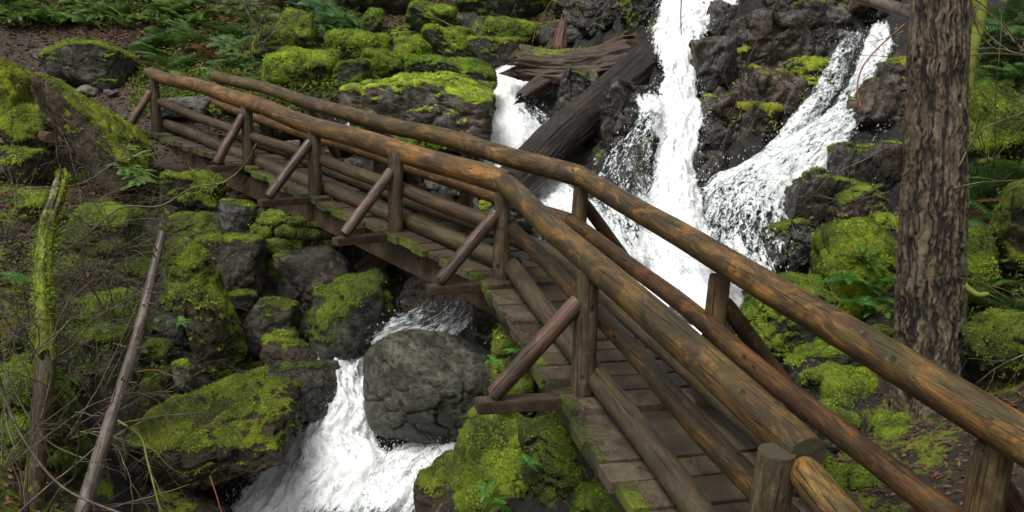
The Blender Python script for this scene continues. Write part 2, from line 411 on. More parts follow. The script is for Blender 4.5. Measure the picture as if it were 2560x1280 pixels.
# ------------------------------------------------------------------ the falls: rows (left x,y, right x,y, distance, density)
FALLS = {
 'main': [(1655,-60,1880,-60,17.6,.8),(1650,-10,1850,0,16.9,.8),(1640,45,1815,40,16.3,.85),(1620,90,1765,90,15.8,.82),(1640,150,1748,150,15.2,.84),(1650,205,1742,205,14.7,.84),
          (1625,250,1752,255,14.2,.84),(1625,300,1765,300,13.7,.84),(1640,345,1752,345,13.3,.84),(1632,400,1742,400,12.9,.84),(1620,470,1752,470,12.4,.84),
          (1600,540,1768,540,11.9,.84),(1575,610,1790,610,11.4,.84),(1560,680,1850,680,10.9,.84),(1600,750,1905,755,10.5,.95),(1640,830,1960,830,10.1,1.0),(1660,900,1980,900,9.8,1.0)],
 'ledge': [(1585,235,1640,232,14.2,.75),(1590,262,1660,262,13.9,.8),(1590,300,1655,300,13.5,.62),(1560,340,1645,335,13.1,.58),(1520,380,1645,380,12.8,.50),(1485,430,1640,430,12.5,.50),
           (1475,490,1635,490,12.1,.54),(1490,550,1630,550,11.7,.60),(1520,610,1620,610,11.3,.72),(1560,680,1640,680,10.95,.8)],
 'right_upper': [(2120,85,2160,90,16.2,0.52),(2082,130,2140,140,15.6,0.59),(2050,185,2118,195,15.0,0.61),(2020,235,2092,245,14.4,0.59),(1975,290,2052,300,13.9,0.65),(1935,345,2012,355,13.4,0.73),(1890,395,1985,405,12.9,0.77)],
 'right_main': [(2170,60,2225,70,16.0,0.69),(2158,110,2232,115,15.4,0.79),(2138,160,2215,165,14.8,0.77),(2108,220,2190,225,14.2,0.73),(2050,290,2165,295,13.6,0.69),(1960,345,2135,345,13.1,0.71),(1865,400,2120,390,12.7,0.75),(1780,440,2075,450,12.3,0.73),
                (1745,500,2025,505,11.8,0.65),(1735,560,2000,565,11.3,0.59),(1735,620,1975,625,10.9,0.57),(1785,680,1950,690,10.5,0.69),(1850,750,1960,750,10.1,0.67)],
 'left': [(1255,150,1305,150,17.9,.6),(1225,180,1330,185,17.4,.9),(1205,230,1320,235,16.8,1.0),(1198,290,1325,290,16.1,1.0),(1185,340,1390,345,15.3,.9),(1175,385,1380,400,14.8,.9),(1180,430,1320,440,14.4,.9)],
 'left_lace': [(1295,255,1330,255,15.9,.45),(1300,300,1380,300,15.4,.60),(1290,350,1395,345,15.0,.62),(1280,400,1400,400,14.5,.6)],
 'middle': [(1180,420,1330,400,14.3,.8),(1230,460,1400,440,13.6,.82),(1290,500,1450,475,13.0,.82),(1340,560,1500,520,12.4,.8),(1400,640,1560,580,11.7,.8),(1420,720,1620,660,11.0,.8),(1350,780,1700,760,10.5,.7)],
 'trickle': [(2200,310,2212,312,12.4,.45),(2180,350,2195,352,12.0,.5),(2160,385,2178,385,11.7,.45),(2168,470,2184,470,11.1,.35),(2170,560,2186,560,10.5,.4)],
 'far_left': [(880,232,898,232,15.6,.6),(868,255,905,260,15.1,.6),(858,290,915,300,14.7,.5),(850,340,935,350,14.2,.45)],
 'lower': [(1560,740,1640,780,10.45,.75),(1330,720,1370,830,10.45,.5),(1120,765,1240,850,10.3,.6),(1000,770,1110,850,10.2,.72),(940,840,1010,870,9.95,.78),(860,900,940,900,9.8,.8),(795,925,935,955,9.5,.80),(800,1010,945,1030,9.2,.82),
           (725,1090,955,1110,8.9,.86),(665,1165,1060,1150,8.6,.86),(590,1250,1050,1215,8.3,.88),(530,1330,1010,1310,8.0,.88)],
 'slab_sheet': [(1050,722,1235,738,10.0,.50),(1015,752,1225,785,9.8,.52),(985,785,1170,830,9.65,.62),(955,812,1075,862,9.55,.75),(905,860,985,905,9.5,.8)],
 'lower_right': [(1180,1075,1240,1060,9.0,.7),(1050,1110,1190,1090,8.8,.75),(960,1150,1160,1125,8.6,.82),(900,1200,1110,1190,8.4,.80),(860,1260,1050,1260,8.2,.8),(800,1330,1020,1330,8.0,.95)],
}

# ------------------------------------------------------------------ ground heights
CP = [ # px, py, distance
 (387,335,14.45),(300,330,14.9),(230,250,16.2),(150,260,16.0),(100,200,17.6),(220,225,17.2),(60,150,18.8),(350,240,16.2),(300,60,20.5),(100,40,20.8),(500,0,22),(100,-120,25),(500,-120,26),(900,-120,27),
 (450,270,15.3),(500,200,17),(600,240,16),(650,120,18.7),(800,60,20.4),(700,225,16.2),(840,200,16.8),(900,150,18.6),(1100,110,19.5),(1300,100,19.6),(1000,0,23),(1400,40,20.5),(1500,-60,22),(1530,130,17.5),
 (860,260,15.5),(1000,280,15.4),(1180,310,15.6),(700,330,14.3),(830,350,14.3),(1000,430,13.2),(1130,470,12.9),(900,400,13.6),(600,270,15.1),
 (1300,330,15.6),(1420,300,15.0),(1480,200,16.6),(1400,380,14.6),(1560,300,14.2),(1500,420,13.2),
 (1790,50,16.4),(1900,80,16.6),(1800,200,15.3),(1900,230,14.9),(1850,350,13.9),(1780,420,13.1),(2000,180,15.4),(2000,30,17),(2100,40,16.8),(2000,-80,19),(1800,-120,21),(2250,-60,16.5),
 (2250,150,14.6),(2200,260,13.6),(2150,400,12.6),(2200,500,11.2),(2100,520,11.8),(1900,560,11.3),(2050,620,10.4),(1980,700,9.6),
 (2130,640,9.2),(2200,750,8.3),(2100,860,7.6),(1960,900,7.3),(1900,800,8.3),(1850,930,7.2),(2050,1000,6.6),(2150,1080,6.2),(2300,1090,6.2),(2280,900,7.2),(1950,1120,5.9),(2100,1250,5.1),
 (2400,1150,5.1),(2550,1260,4.1),(2480,1000,5.7),(2500,850,6.4),(2500,600,7.8),(2450,500,8.8),(2520,400,9.2),(2440,300,10.6),(2540,150,11),(2500,0,12.6),(2800,600,7),(2800,200,10),(2900,-100,13),(2800,1000,4.5),
 (50,350,13.2),(120,420,12.6),(300,430,13.3),(450,480,12.5),(520,560,11.6),(300,520,11.9),(100,520,10.6),(0,600,9.3),(100,760,8.4),(250,760,9.0),(400,760,9.6),(300,920,8.4),(430,1000,8.6),
 (100,1000,7.2),(50,1250,6.3),(250,1250,7.4),(-300,600,8.5),(-300,300,13),(-300,0,20),(-300,1100,6),(-300,1400,4.5),(200,1500,5.5),
 (600,680,10.7),(700,760,10.5),(650,950,9.5),(800,880,10.0),(900,740,10.9),(1000,690,11.4),(700,1010,9.3),(700,1130,9.0),(560,1190,8.6),(500,1290,8.0),
 (1150,850,9.9),(1240,900,8.8),(1300,1050,7.3),(1170,1290,7.3),(1400,1200,6.4),(1560,1290,5.7),(1450,1010,6.9),(1000,1400,7.4),(1300,1500,5.6),
 (1100,-200,30),(300,-200,30),(1700,-250,28),(2300,-250,22),
]
cp = [P(*c) for c in CP]
cp += [Vector(v) for v in [(0.8,2.5,1.6),(1.6,2.2,1.9),(2.6,2.6,2.3),(0,2.5,1.0),(-2,2.5,.4),(3.5,3,3.0),(5,3,4.2),(8,4,7),(9,8,8),(1.5,0,3.2),(0,0,3.1),(3,0,3.6),(-3,0,1.5),(-7,2,2.2),(-12,4,4),(-14,12,5),(-14,20,7),
       (-12,30,11),(0,34,12),(12,30,13),(14,20,13),(12,14,10.5),(-6,34,12),(6,34,13),(-20,34,14),(20,34,18),(18,5,14),(-20,5,7)]]
cp = np.array([v[:] for v in cp])
fallrows = {}
for k, rows in FALLS.items():
    o_ = {'right_main': .5, 'right_upper': .55, 'ledge': .3}.get(k, 0)
    fallrows[k] = [(np.array(P(a, b, d - o_)), np.array(P(c, e, d - o_)), dn) for a, b, c, e, d, dn in rows]
extra = []
for k in ('main', 'right_main', 'right_upper', 'left', 'lower', 'middle', 'ledge'):
    for a, b, _ in fallrows[k]:
        m_ = (a + b) / 2; extra.append(m_ - [0, 0, .16])
cp = np.vstack([cp, extra])
STEP = .07
gx = np.arange(-15, 14, STEP); gy = np.arange(1.2, 33, STEP)
coarse_x = np.arange(-15.3, 14.4, .3); coarse_y = np.arange(.9, 33.4, .3)
def rbf_fit(pts):
    D = np.linalg.norm(pts[:, None, :2] - pts[None, :, :2], axis=2)
    A = np.zeros((len(pts) + 3, len(pts) + 3)); A[:len(pts), :len(pts)] = -D; A[:len(pts), :len(pts)] -= 0
    A[range(len(pts)), range(len(pts))] += .06
    A[:len(pts), -3] = 1; A[:len(pts), -2:] = pts[:, :2]; A[-3, :len(pts)] = 1; A[-2:, :len(pts)] = pts[:, :2].T
    return np.linalg.solve(A, np.concatenate([pts[:, 2], [0, 0, 0]]))
cfs = rbf_fit(cp)
def rbf_eval(xy):
    out = np.empty(len(xy))
    for s in range(0, len(xy), 20000):
        q = xy[s:s + 20000]; D = np.linalg.norm(q[:, None, :] - cp[None, :, :2], axis=2)
        out[s:s + 20000] = -D @ cfs[:-3] + cfs[-3] + q @ cfs[-2:]
    return out
CX, CY = np.meshgrid(coarse_x, coarse_y)
CZ = rbf_eval(np.stack([CX.ravel(), CY.ravel()], 1)).reshape(CX.shape)
ker = np.array([1, 2, 1]) / 4
for _ in range(1):
    CZ = np.apply_along_axis(lambda r: np.convolve(np.pad(r, 1, 'edge'), ker, 'valid'), 0, CZ)
    CZ = np.apply_along_axis(lambda r: np.convolve(np.pad(r, 1, 'edge'), ker, 'valid'), 1, CZ)
def bil(G, x0, y0, st, x, y):
    fx = np.clip((x - x0) / st, 0, G.shape[1] - 1.001); fy = np.clip((y - y0) / st, 0, G.shape[0] - 1.001)
    ix = fx.astype(int); iy = fy.astype(int); fx = fx - ix; fy = fy - iy
    return (G[iy, ix] * (1 - fx) + G[iy, ix + 1] * fx) * (1 - fy) + (G[iy + 1, ix] * (1 - fx) + G[iy + 1, ix + 1] * fx) * fy
GX, GY = np.meshgrid(gx, gy)
gxf, gyf = GX.ravel(), GY.ravel()
Z = bil(CZ, coarse_x[0], coarse_y[0], .3, gxf, gyf)
def blob(x, y, pts, r):
    """closeness (0..1) to a polyline of world points"""
    best = np.full(len(x), 1e9)
    for (ax, ay), (bx_, by_) in zip(pts[:-1], pts[1:]):
        dx, dy = bx_ - ax, by_ - ay; L = dx * dx + dy * dy + 1e-9
        t = np.clip(((x - ax) * dx + (y - ay) * dy) / L, 0, 1)
        best = np.minimum(best, np.hypot(x - ax - t * dx, y - ay - t * dy))
    return 1 - smooth(r * .5, r, best)
def pl(*a): return [tuple(P(*q)[:2]) for q in a]
wet = np.zeros(len(gxf))
wet = np.maximum(wet, blob(gxf, gyf, pl((1700,-60,18),(1700,300,14),(1750,600,11.4),(1750,760,10.4)), 4.2))
wet = np.maximum(wet, blob(gxf, gyf, pl((2050,0,17),(2080,300,13.6),(1990,600,10.6)), 3.6))
wet = np.maximum(wet, blob(gxf, gyf, pl((1290,160,18),(1270,330,15.5),(1450,520,12.6),(1500,750,10.6),(1150,790,10.4),(860,930,9.6),(760,1250,8.3)), 2.0))
wet = np.maximum(wet, blob(gxf, gyf, pl((890,230,15.6),(1000,420,13.3),(1300,470,13.2)), 1.2))
wet = np.maximum(wet, .8 * blob(gxf, gyf, pl((520,560,11.4),(600,800,9.8),(420,1000,8.6),(450,1300,7.6)), 1.5))  # dark wet-rock colour here also paints crevice shade between the left bank boulders
wet = np.maximum(wet, .7 * blob(gxf, gyf, pl((880,150,18),(1150,110,19),(1350,150,18)), 2.2))
wet = np.maximum(wet, .8 * blob(gxf, gyf, pl((1950,1000,6.8),(1250,1200,7.2),(1500,1250,6.0)), 1.0))
trail = blob(gxf, gyf, pl((60,190,18.6),(160,250,16.4),(300,330,15),(420,330,14.6)), 1.5)
trail = np.maximum(trail, blob(gxf, gyf, [(1.9, 2.0), (2.3, 3.6), (2.9, 4.6), (3.3, 6.0)], .9) * .22)
mossb = np.full(len(gxf), .18)
mossb = np.maximum(mossb, .62 * blob(gxf, gyf, pl((700,170,17),(900,160,18),(1100,110,19.5),(1300,60,21)), 3.2))
mossb = np.maximum(mossb, .55 * blob(gxf, gyf, pl((2150,620,9),(2100,900,7.3),(2200,1100,6.1)), 1.5))
mossb = np.maximum(mossb, .50 * blob(gxf, gyf, pl((100,520,10.5),(250,800,8.8),(150,1100,7)), 1.8))
mossb = np.maximum(mossb, .58 * blob(gxf, gyf, pl((1300,1050,7.2),(1300,1290,6.8),(1500,1290,6)), .9))
mossb = np.maximum(mossb, .55 * blob(gxf, gyf, pl((2440,350,10),(2480,600,8)), 1.4)); mossb = np.maximum(mossb, .6 * blob(gxf, gyf, pl((2250,1150,6.0),(2120,1250,5.2)), .9))
mossb = mossb * (1 - .9 * trail)
mossb = mossb * (1 - .75 * wet) + .22 * wet
pn = np.stack([gxf, gyf, Z], 1)
Z = Z + fbm(pn * .9, 3, 4) * .30 * (1 - .8 * trail) + fbm(pn * 4, 9, 4) * .10 * (1 - .75 * trail)
# broken rock where the creek runs
d1, d2, cv = cell(pn * np.array([1.25, 1.25, 1.0]) + fbm(pn * 1.5, 5, 3)[:, None] * .9, 21)
e1, e2, ev = cell(pn * np.array([3.4, 3.4, 2.6]) + fbm(pn * 3, 6, 3)[:, None] * .8, 33)
c1, c2, cw = cell(pn * np.array([8, 8, 6]) + fbm(pn * 6, 8, 2)[:, None] * .6, 35)
Z = Z + wet * ((cv - .5) * .40 + (ev - .5) * .24 + (cw - .5) * .07 + np.abs(fbm(pn * 6, 14, 4, .6)) * .30 + fbm(pn * 16, 15, 2) * .05 - smooth(.14, 0, e2 - e1) * .06)
# carve beds
for k, rows in fallrows.items():
    for i in range(len(rows) - 1):
        for s in (0, .34, .67):
            a = rows[i][0] * (1 - s) + rows[i + 1][0] * s; b = rows[i][1] * (1 - s) + rows[i + 1][1] * s
            m_ = (a + b) / 2; hw = max(.12, np.linalg.norm((b - a)[:2]) / 2)
            u = (b - a)[:2] / (np.linalg.norm((b - a)[:2]) + 1e-9)
            dx = gxf - m_[0]; dy = gyf - m_[1]; al = np.abs(dx * u[0] + dy * u[1]); ac = np.abs(-dx * u[1] + dy * u[0])
            far_ = (al < hw + .9) & (ac < .30) & (al >= hw)
            lz = (a[2] + b[2]) / 2 + np.sign(dx[far_] * u[0] + dy[far_] * u[1]) * (b[2] - a[2]) / 2
            Z[far_] = np.minimum(Z[far_], lz + .02 + .75 * (al[far_] - hw) + (ev[far_] - .3) * .16)
            sl = (al < hw * 1.05) & (ac < .28)
            lim = a[2] + (b[2] - a[2]) * np.clip(((dx[sl] * u[0] + dy[sl] * u[1]) / hw + 1) / 2, 0, 1)
            Z[sl] = np.minimum(Z[sl], lim - .07 + (.10 if 'right' in k or k in ('ledge', 'left_lace') else 0.0) * (ev[sl] ** 2) * 1.6)
Zg = Z.reshape(GX.shape)
def gz(x, y): return float(bil(Zg, gx[0], gy[0], STEP, np.array([x]), np.array([y]))[0])
def gzs(x, y): return bil(Zg, gx[0], gy[0], STEP, x, y)
def hit(px, py, dmin=2.5, dmax=32):
    v = Fv + Rv * (px - 1280) / F_PX + Uv * (640 - py) / F_PX; v = v / v[1]
    d = np.arange(dmin, dmax, .05); h = gzs(v[0] * d, d); z = v[2] * d + CAMZ
    k = np.argmax(z < h)
    if z[k] >= h[k]: return None
    return Vector((v[0] * d[k], d[k], h[k]))
ny, nx = GX.shape
ii = np.arange(ny * nx).reshape(ny, nx)
fc = np.stack([ii[:-1, :-1].ravel(), ii[:-1, 1:].ravel(), ii[1:, 1:].ravel(), ii[1:, :-1].ravel()], 1)
gobj = mesh_obj('ground', np.stack([gxf, gyf, Z], 1), fc, M_GROUND, attrs={'wet': wet, 'moss': mossb, 'trail': trail})
tag(gobj, 'forest ravine ground of brown soil, wet dark rock and moss around the creek', kind='structure')

# ------------------------------------------------------------------ moss tufts, leaves
def tufts(pts, nrm, size, rng, up=.5):
    """three-blade tufts at the points"""
    n = len(pts); V = []; 
    t1 = rng.normal(size=(n, 3)); t1 -= (t1 * nrm).sum(1)[:, None] * nrm; t1 /= np.linalg.norm(t1, axis=1)[:, None] + 1e-9
    t2 = np.cross(nrm, t1); sz = size * rng.uniform(.55, 1.35, n)[:, None]
    for a in (0, 2.1, 4.2):
        d = t1 * math.cos(a) + t2 * math.sin(a); e = -t1 * math.sin(a) + t2 * math.cos(a)
        tip = pts + (nrm * up + d * .75 + rng.normal(size=(n, 3)) * .25) * sz
        V.append(np.stack([pts - e * .26 * sz, pts + e * .26 * sz, tip], 1))
    V = np.stack(V, 1).reshape(-1, 3)
    return V, np.arange(len(V)).reshape(-1, 3)

def vnormals(v, f):
    fn = np.cross(v[f[:, 1]] - v[f[:, 0]], v[f[:, 2]] - v[f[:, 0]]); n = np.zeros_like(v)
    for k in range(3): np.add.at(n, f[:, k], fn)
    return n / (np.linalg.norm(n, axis=1)[:, None] + 1e-12)

nrock = [0]
def rock(box, d, moss, label, mat=None, rot=0, deep=None, name='boulder', cat='boulder', group=None, seed=None, tint=(1, 1, 1), rough=1.0, facets=14, tuft=True, sub=None, strata=0.0, dy=0.0, bend=0.0, dims=None, crag=0.0):
    """solid boulder whose silhouette fills about the given picture box when seen from the photograph"""
    x0, y0, x1, y1 = box; nrock[0] += 1; seed = seed if seed is not None else nrock[0] * 17 + 5
    c = np.array(P((x0 + x1) / 2, (y0 + y1) / 2, d)); wpx = (x1 - x0); hpx = (y1 - y0); s = d / F_PX / math.cos(PITCH * .5)
    a = math.radians(rot)
    s *= 1.06; W, H = wpx * s / 2, hpx * s / 2
    if rot:   # solve half axes of the rotated ellipse from its box
        ca, sa = math.cos(a) ** 2, math.sin(a) ** 2
        A = np.array([[ca, sa], [sa, ca]]);
        q = np.linalg.solve(A, [W * W, H * H]) if abs(ca - sa) > .15 else np.array([W * W * 1.5, H * H * .5])
        W, H = math.sqrt(max(q[0], .04 * W * W)), math.sqrt(max(q[1], .04 * H * H))
    D = deep if deep else .5 * (W + H)
    if dims: W, H = dims[0] * s / 2, dims[1] * s / 2
    D = deep if deep else .5 * (W + H)
    if sub is None: sub = 5 if max(wpx, hpx) > 75 else 4
    if max(wpx, hpx) > 260: sub = 6
    v, f = ico(sub); rng = np.random.default_rng(seed)
    n = rng.normal(size=(facets, 3)); n /= np.linalg.norm(n, axis=1)[:, None]; h = rng.uniform(.80, 1.02, facets)
    n = np.vstack([n, np.eye(3), -np.eye(3)]); h = np.concatenate([h, np.full(6, .98 if crag else 1.0)])
    pw = 19 if not crag else 34
    r = (np.maximum(0, v @ n.T) / h) ** pw
    p = v * ((r.sum(1)) ** (-1 / pw))[:, None]
    sc = np.array([W, D, H])
    p = p * sc
    if bend: p[:, 0] += bend * W * np.sin(p[:, 2] / H * 1.7)
    ms = (W * D * H) ** (1 / 3); o = rng.uniform(-50, 50, 3)
    nr = vnormals(p, f)
    q = p / ms
    p = p + nr * (fbm(q * 1.3 + o, seed, 5, .5) * .30 * ms * rough)[:, None]
    d1_, d2_, v_ = cell(q * 2.1 + o + fbm(q * 2 + o, 3, 3)[:, None] * .8, seed)
    p = p + nr * (((v_ - .5) * .09 - smooth(.09, 0, d2_ - d1_) * .06) * ms * rough)[:, None]
    if crag:
        for sc_, am_ in ((1.3, .60), (3.0, .22)):
            _, _, v2_ = cell((q * np.array([1, 1, .75]) + fbm(q * sc_ * .8 + o, 4, 2)[:, None] * .22) * sc_ + o, seed + int(sc_ * 10)); p = p + nr * ((v2_ - .5) * am_ * ms * crag)[:, None]
    if strata:
        p[:, 0] += strata * np.sign(p[:, 0]) * (vnoise(np.stack([np.zeros(len(p)), np.zeros(len(p)), p[:, 2] * 9], 1) + o, 2) - .5)
    ca, sa = math.cos(a), math.sin(a)        # picture-plane turn, about the horizontal viewing axis
    p = np.stack([p[:, 0] * ca + p[:, 2] * -sa, p[:, 1], p[:, 0] * sa + p[:, 2] * ca], 1)
    nr = vnormals(p, f)
    val = nr[:, 2] + 1.7 * fbm((p + c) * 1.5 + o, 7, 4, .6) - (1.12 - 1.80 * moss)
    mk = smooth(-.12, .28, val) if moss > 0 else np.zeros(len(p))
    cush = .5 + fbm((p + o) * 5.0, 11, 3) * 1.2
    p = p + nr * (mk * (.018 + .05 * np.clip(cush, 0, 1)))[:, None]
    p[:, 1] += dy
    ob = mesh_obj(name, p, f, mat or M_ROCK, loc=c, attrs={'moss': mk})
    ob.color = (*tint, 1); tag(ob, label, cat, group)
    if tuft and moss > .12:
        sel = np.where((mk > .45) & (nr[:, 1] < .75))[0]
        if len(sel) > 30:
            area = 4 * math.pi * ((W * D) ** 1.6 / 3 + (W * H) ** 1.6 / 3 + (D * H) ** 1.6 / 3) ** (1 / 1.6) * len(sel) / len(p)
            size = .0013 * d + .007
            cnt = int(min(15000, area / (size * size) * 1.1))
            idx = rng.choice(sel, cnt)
            pos = p[idx] + rng.normal(size=(cnt, 3)) * (.6 * math.sqrt(area / len(sel)))
            pos = pos - nr[idx] * ((pos - p[idx]) * nr[idx]).sum(1)[:, None]
            V, Fc = tufts(pos, nr[idx], size, rng)
            mo = mesh_obj('moss', V, Fc, M_TUFT, parent=ob, loc=c, smooth_=False); mo.color = (*tint, 1); mo['kind'] = 'stuff'
    return ob

# ------------------------------------------------------------------ round timber
def log(name, A, B, r0, r1, mat, parent=None, wob=.012, rings=None, sides=26, moss=0.0, mosstop=0.0, rough=.03, knots=4, endmat=None, seed=None, flare=0.0, tint=(1, 1, 1), jag=0.0, fluted=0.0):
    A = Vector(A); B = Vector(B); L = (B - A).length; rng = np.random.default_rng(seed if seed is not None else int(abs(A.x * 7919 + A.y * 104729 + B.z * 1299 + r0 * 5501)) % 100000)
    q = (B - A).to_track_quat('Z', 'Y'); rings = rings or int(max(14, L / .05)); rings = min(rings, 120)
    t = np.linspace(0, 1, rings + 1); an = np.linspace(0, 2 * math.pi, sides, endpoint=False)
    T, AN = np.meshgrid(t, an, indexing='ij')
    o = rng.uniform(-60, 60, 3)
    R = r0 + (r1 - r0) * T
    R = R * (1 + flare * np.exp(-T * L / .35))
    z = T * L
    ph = rng.uniform(0, 6.28, 4); bx = wob * (np.sin(z * 1.3 + ph[0]) + .5 * np.sin(z * 3.1 + ph[1])); by = wob * (np.sin(z * 1.1 + ph[2]) + .5 * np.sin(z * 2.7 + ph[3]))
    bx = bx - (bx[0:1] * (1 - T) + bx[-1:] * T); by = by - (by[0:1] * (1 - T) + by[-1:] * T)
    pn_ = np.stack([np.cos(AN) * .8, np.sin(AN) * .8, z * .9], -1).reshape(-1, 3) + o
    R = R * (1 + rough * 2.2 * fbm(pn_, 1, 3).reshape(T.shape) + rough * .8 * fbm(pn_ * np.array([5, 5, 2]), 4, 3).reshape(T.shape))
    if fluted:
        fl = fbm(np.stack([np.cos(AN) * 6.5, np.sin(AN) * 6.5, z * .5], -1).reshape(-1, 3) + o, 8, 5, .75).reshape(T.shape)
        R = R * (1 + fluted * fl)
    for k in range(knots):
        kz = rng.uniform(.05, .95) * L; ka = rng.uniform(0, 6.28); da = (AN - ka + math.pi) % (2 * math.pi) - math.pi
        g = np.exp(-((z - kz) ** 2 + (da * R) ** 2) / (.014 ** 2)); R = R - g * .003 * (r0 / .12)
    rnd_end = np.minimum(1, np.minimum(z, L - z) / .018); R = R * (.93 + .07 * np.sqrt(np.clip(rnd_end, 0, 1)))
    if jag: z = z + jag * fbm(np.stack([np.cos(AN) * 2.4, np.sin(AN) * 2.4, AN * 0], -1).reshape(-1, 3) + o, 3, 4, .7).reshape(T.shape) * (T > .999) * 2 + jag * fbm(np.stack([np.cos(AN) * 2.4, np.sin(AN) * 2.4, AN * 0 + 9], -1).reshape(-1, 3) + o, 3, 4, .7).reshape(T.shape) * (T < .001) * 2
    V = np.stack([bx + R * np.cos(AN), by + R * np.sin(AN), z], -1).reshape(-1, 3)
    i = np.arange((rings + 1) * sides).reshape(rings + 1, sides); j = np.roll(i, -1, 1)
    F = [list(x) for x in np.stack([i[:-1].ravel(), j[:-1].ravel(), j[1:].ravel(), i[1:].ravel()], 1)]
    fm = [0] * len(F); base = len(V)
    # inset + cap each end (own vertices so the edge stays crisp)
    caps = []
    for e, zz in ((0, 0.0), (rings, L)):
        ring = V[i[e]]; cc = ring.mean(0); s0 = base + sum(len(c) for c in caps)
        inner = cc + (ring - cc) * .45; inner[:, 2] += (rng.normal(size=sides) * .0025) + (jag * .5 * rng.normal(size=sides) if jag else 0)
        cen = cc[None] + 0
        caps.append(np.vstack([ring, inner, cen]))
        for k in range(sides):
            k2 = (k + 1) % sides
            if e == 0: F += [[s0 + k2, s0 + k, s0 + sides + k, s0 + sides + k2], [s0 + sides + k2, s0 + sides + k, s0 + 2 * sides]]
            else: F += [[s0 + k, s0 + k2, s0 + sides + k2, s0 + sides + k], [s0 + sides + k, s0 + sides + k2, s0 + 2 * sides]]
            fm += [1, 1]
    V = np.vstack([V] + caps)
    qm = np.array(q.to_matrix()); W = V @ qm.T
    rad = V.copy(); rad[:, 2] = 0; rad /= np.linalg.norm(rad, axis=1)[:, None] + 1e-9; up = (rad @ qm.T)[:, 2]
    mk = np.clip(moss + mosstop * np.clip(up, 0, 1), 0, 1) * (1 + 1.4 * fbm((W + np.array(A)) * 1.8, 5, 3))
    ob = mesh_obj(name, V, F, [mat, endmat or M_END], parent=parent, loc=A, attrs={'moss': mk}, fmat=fm)
    ob.rotation_mode = 'QUATERNION'; ob.rotation_quaternion = q; ob.color = (*tint, 1)
    if mosstop or moss > .3:
        sel = np.where(mk[:base] > .55)[0]
        if len(sel) > 20:
            area = L * 6.28 * r0 * len(sel) / base; size = .0013 * A.y + .007; cnt = int(min(12000, area / size ** 2 * 1.1))
            idx = rng.choice(sel, cnt); pos = V[idx] + rng.normal(size=(cnt, 3)) * .03; nn = rad[idx]
            Vt, Ft = tufts(pos, nn, size, rng)
            mo = mesh_obj('moss', Vt, Ft, M_TUFT, smooth_=False); mo.parent = ob; mo.location = (0, 0, 0)
    return ob

def box_mesh(name, corners8, mat, parent=None, loc=(0, 0, 0), bev=.006, attrs=None):
    """a sawn timber given by 8 world corners (4 bottom ring, 4 top ring)"""
    import bmesh
    l = Vector(loc); bm = bmesh.new(); vs = [bm.verts.new(Vector(c) - l) for c in corners8]
    for f in ((3, 2, 1, 0), (4, 5, 6, 7), (0, 1, 5, 4), (1, 2, 6, 5), (2, 3, 7, 6), (3, 0, 4, 7)): bm.faces.new([vs[k] for k in f])
    bmesh.ops.recalc_face_normals(bm, faces=bm.faces)
    bmesh.ops.bevel(bm, geom=list(bm.edges), offset=bev, segments=2, affect='EDGES')
    me = bpy.data.meshes.new(name); bm.to_mesh(me); bm.free(); me.materials.append(mat)
    o = bpy.data.objects.new(name, me); scene.collection.objects.link(o)
    if parent is not None: o.parent = parent; o.location = l - wloc(parent)
    else: o.location = l
    return o
def beam(name, A, B, wd, ht, mat, parent, bev=.008):
    """sawn beam whose top centre line runs A-B"""
    A = Vector(A); B = Vector(B); d = (B - A); s = Vector((d.y, -d.x, 0)).normalized() * wd / 2; dn = Vector((0, 0, -ht))
    return box_mesh(name, [A - s + dn, A + s + dn, B + s + dn, B - s + dn, A - s, A + s, B + s, B - s], mat, parent, A, bev)

# ------------------------------------------------------------------ the footbridge
NEAR = [(386,185,14.45),(618,237,12.08),(787,297,10.74),(992,362,9.39),(1262,458,8.2),(1478,650,5.67),(2000,1122,3.22)]
FAR = [(546,192,15.12),(773,236,12.80),(950,281,11.47),(1169,352,10.08),(1452,440,8.58),(1798,662,5.93),(2490,1066,3.49)]
NR = [P(*q) for q in NEAR]; FR = [P(*q) for q in FAR]
for k in range(7):                       # keep both sides level across the bridge
    dz = FR[k].z - NR[k].z
    if abs(dz) > .06: FR[k].z -= (abs(dz) - .06) * (1 if dz > 0 else -1)
zd = [p.z - 1.0 for p in NR]             # deck height at each post pair
bridge = empty('footbridge', (NR[4].x, NR[4].y, zd[4]))
tag(bridge, 'wooden footbridge with round log railings, kinked in the middle, crossing the creek', 'footbridge')
def unit(v): v = Vector((v.x, v.y, 0)); return v.normalized()
crs = [unit(FR[k] - NR[k]) for k in range(7)]
dirs = [unit(NR[max(k - 1, 0)] - NR[min(k + 1, 6)]) for k in range(7)]
def ext(a, b, t): return a + (b - a) * t
def along(a, b, m): return a + (b - a).normalized() * m
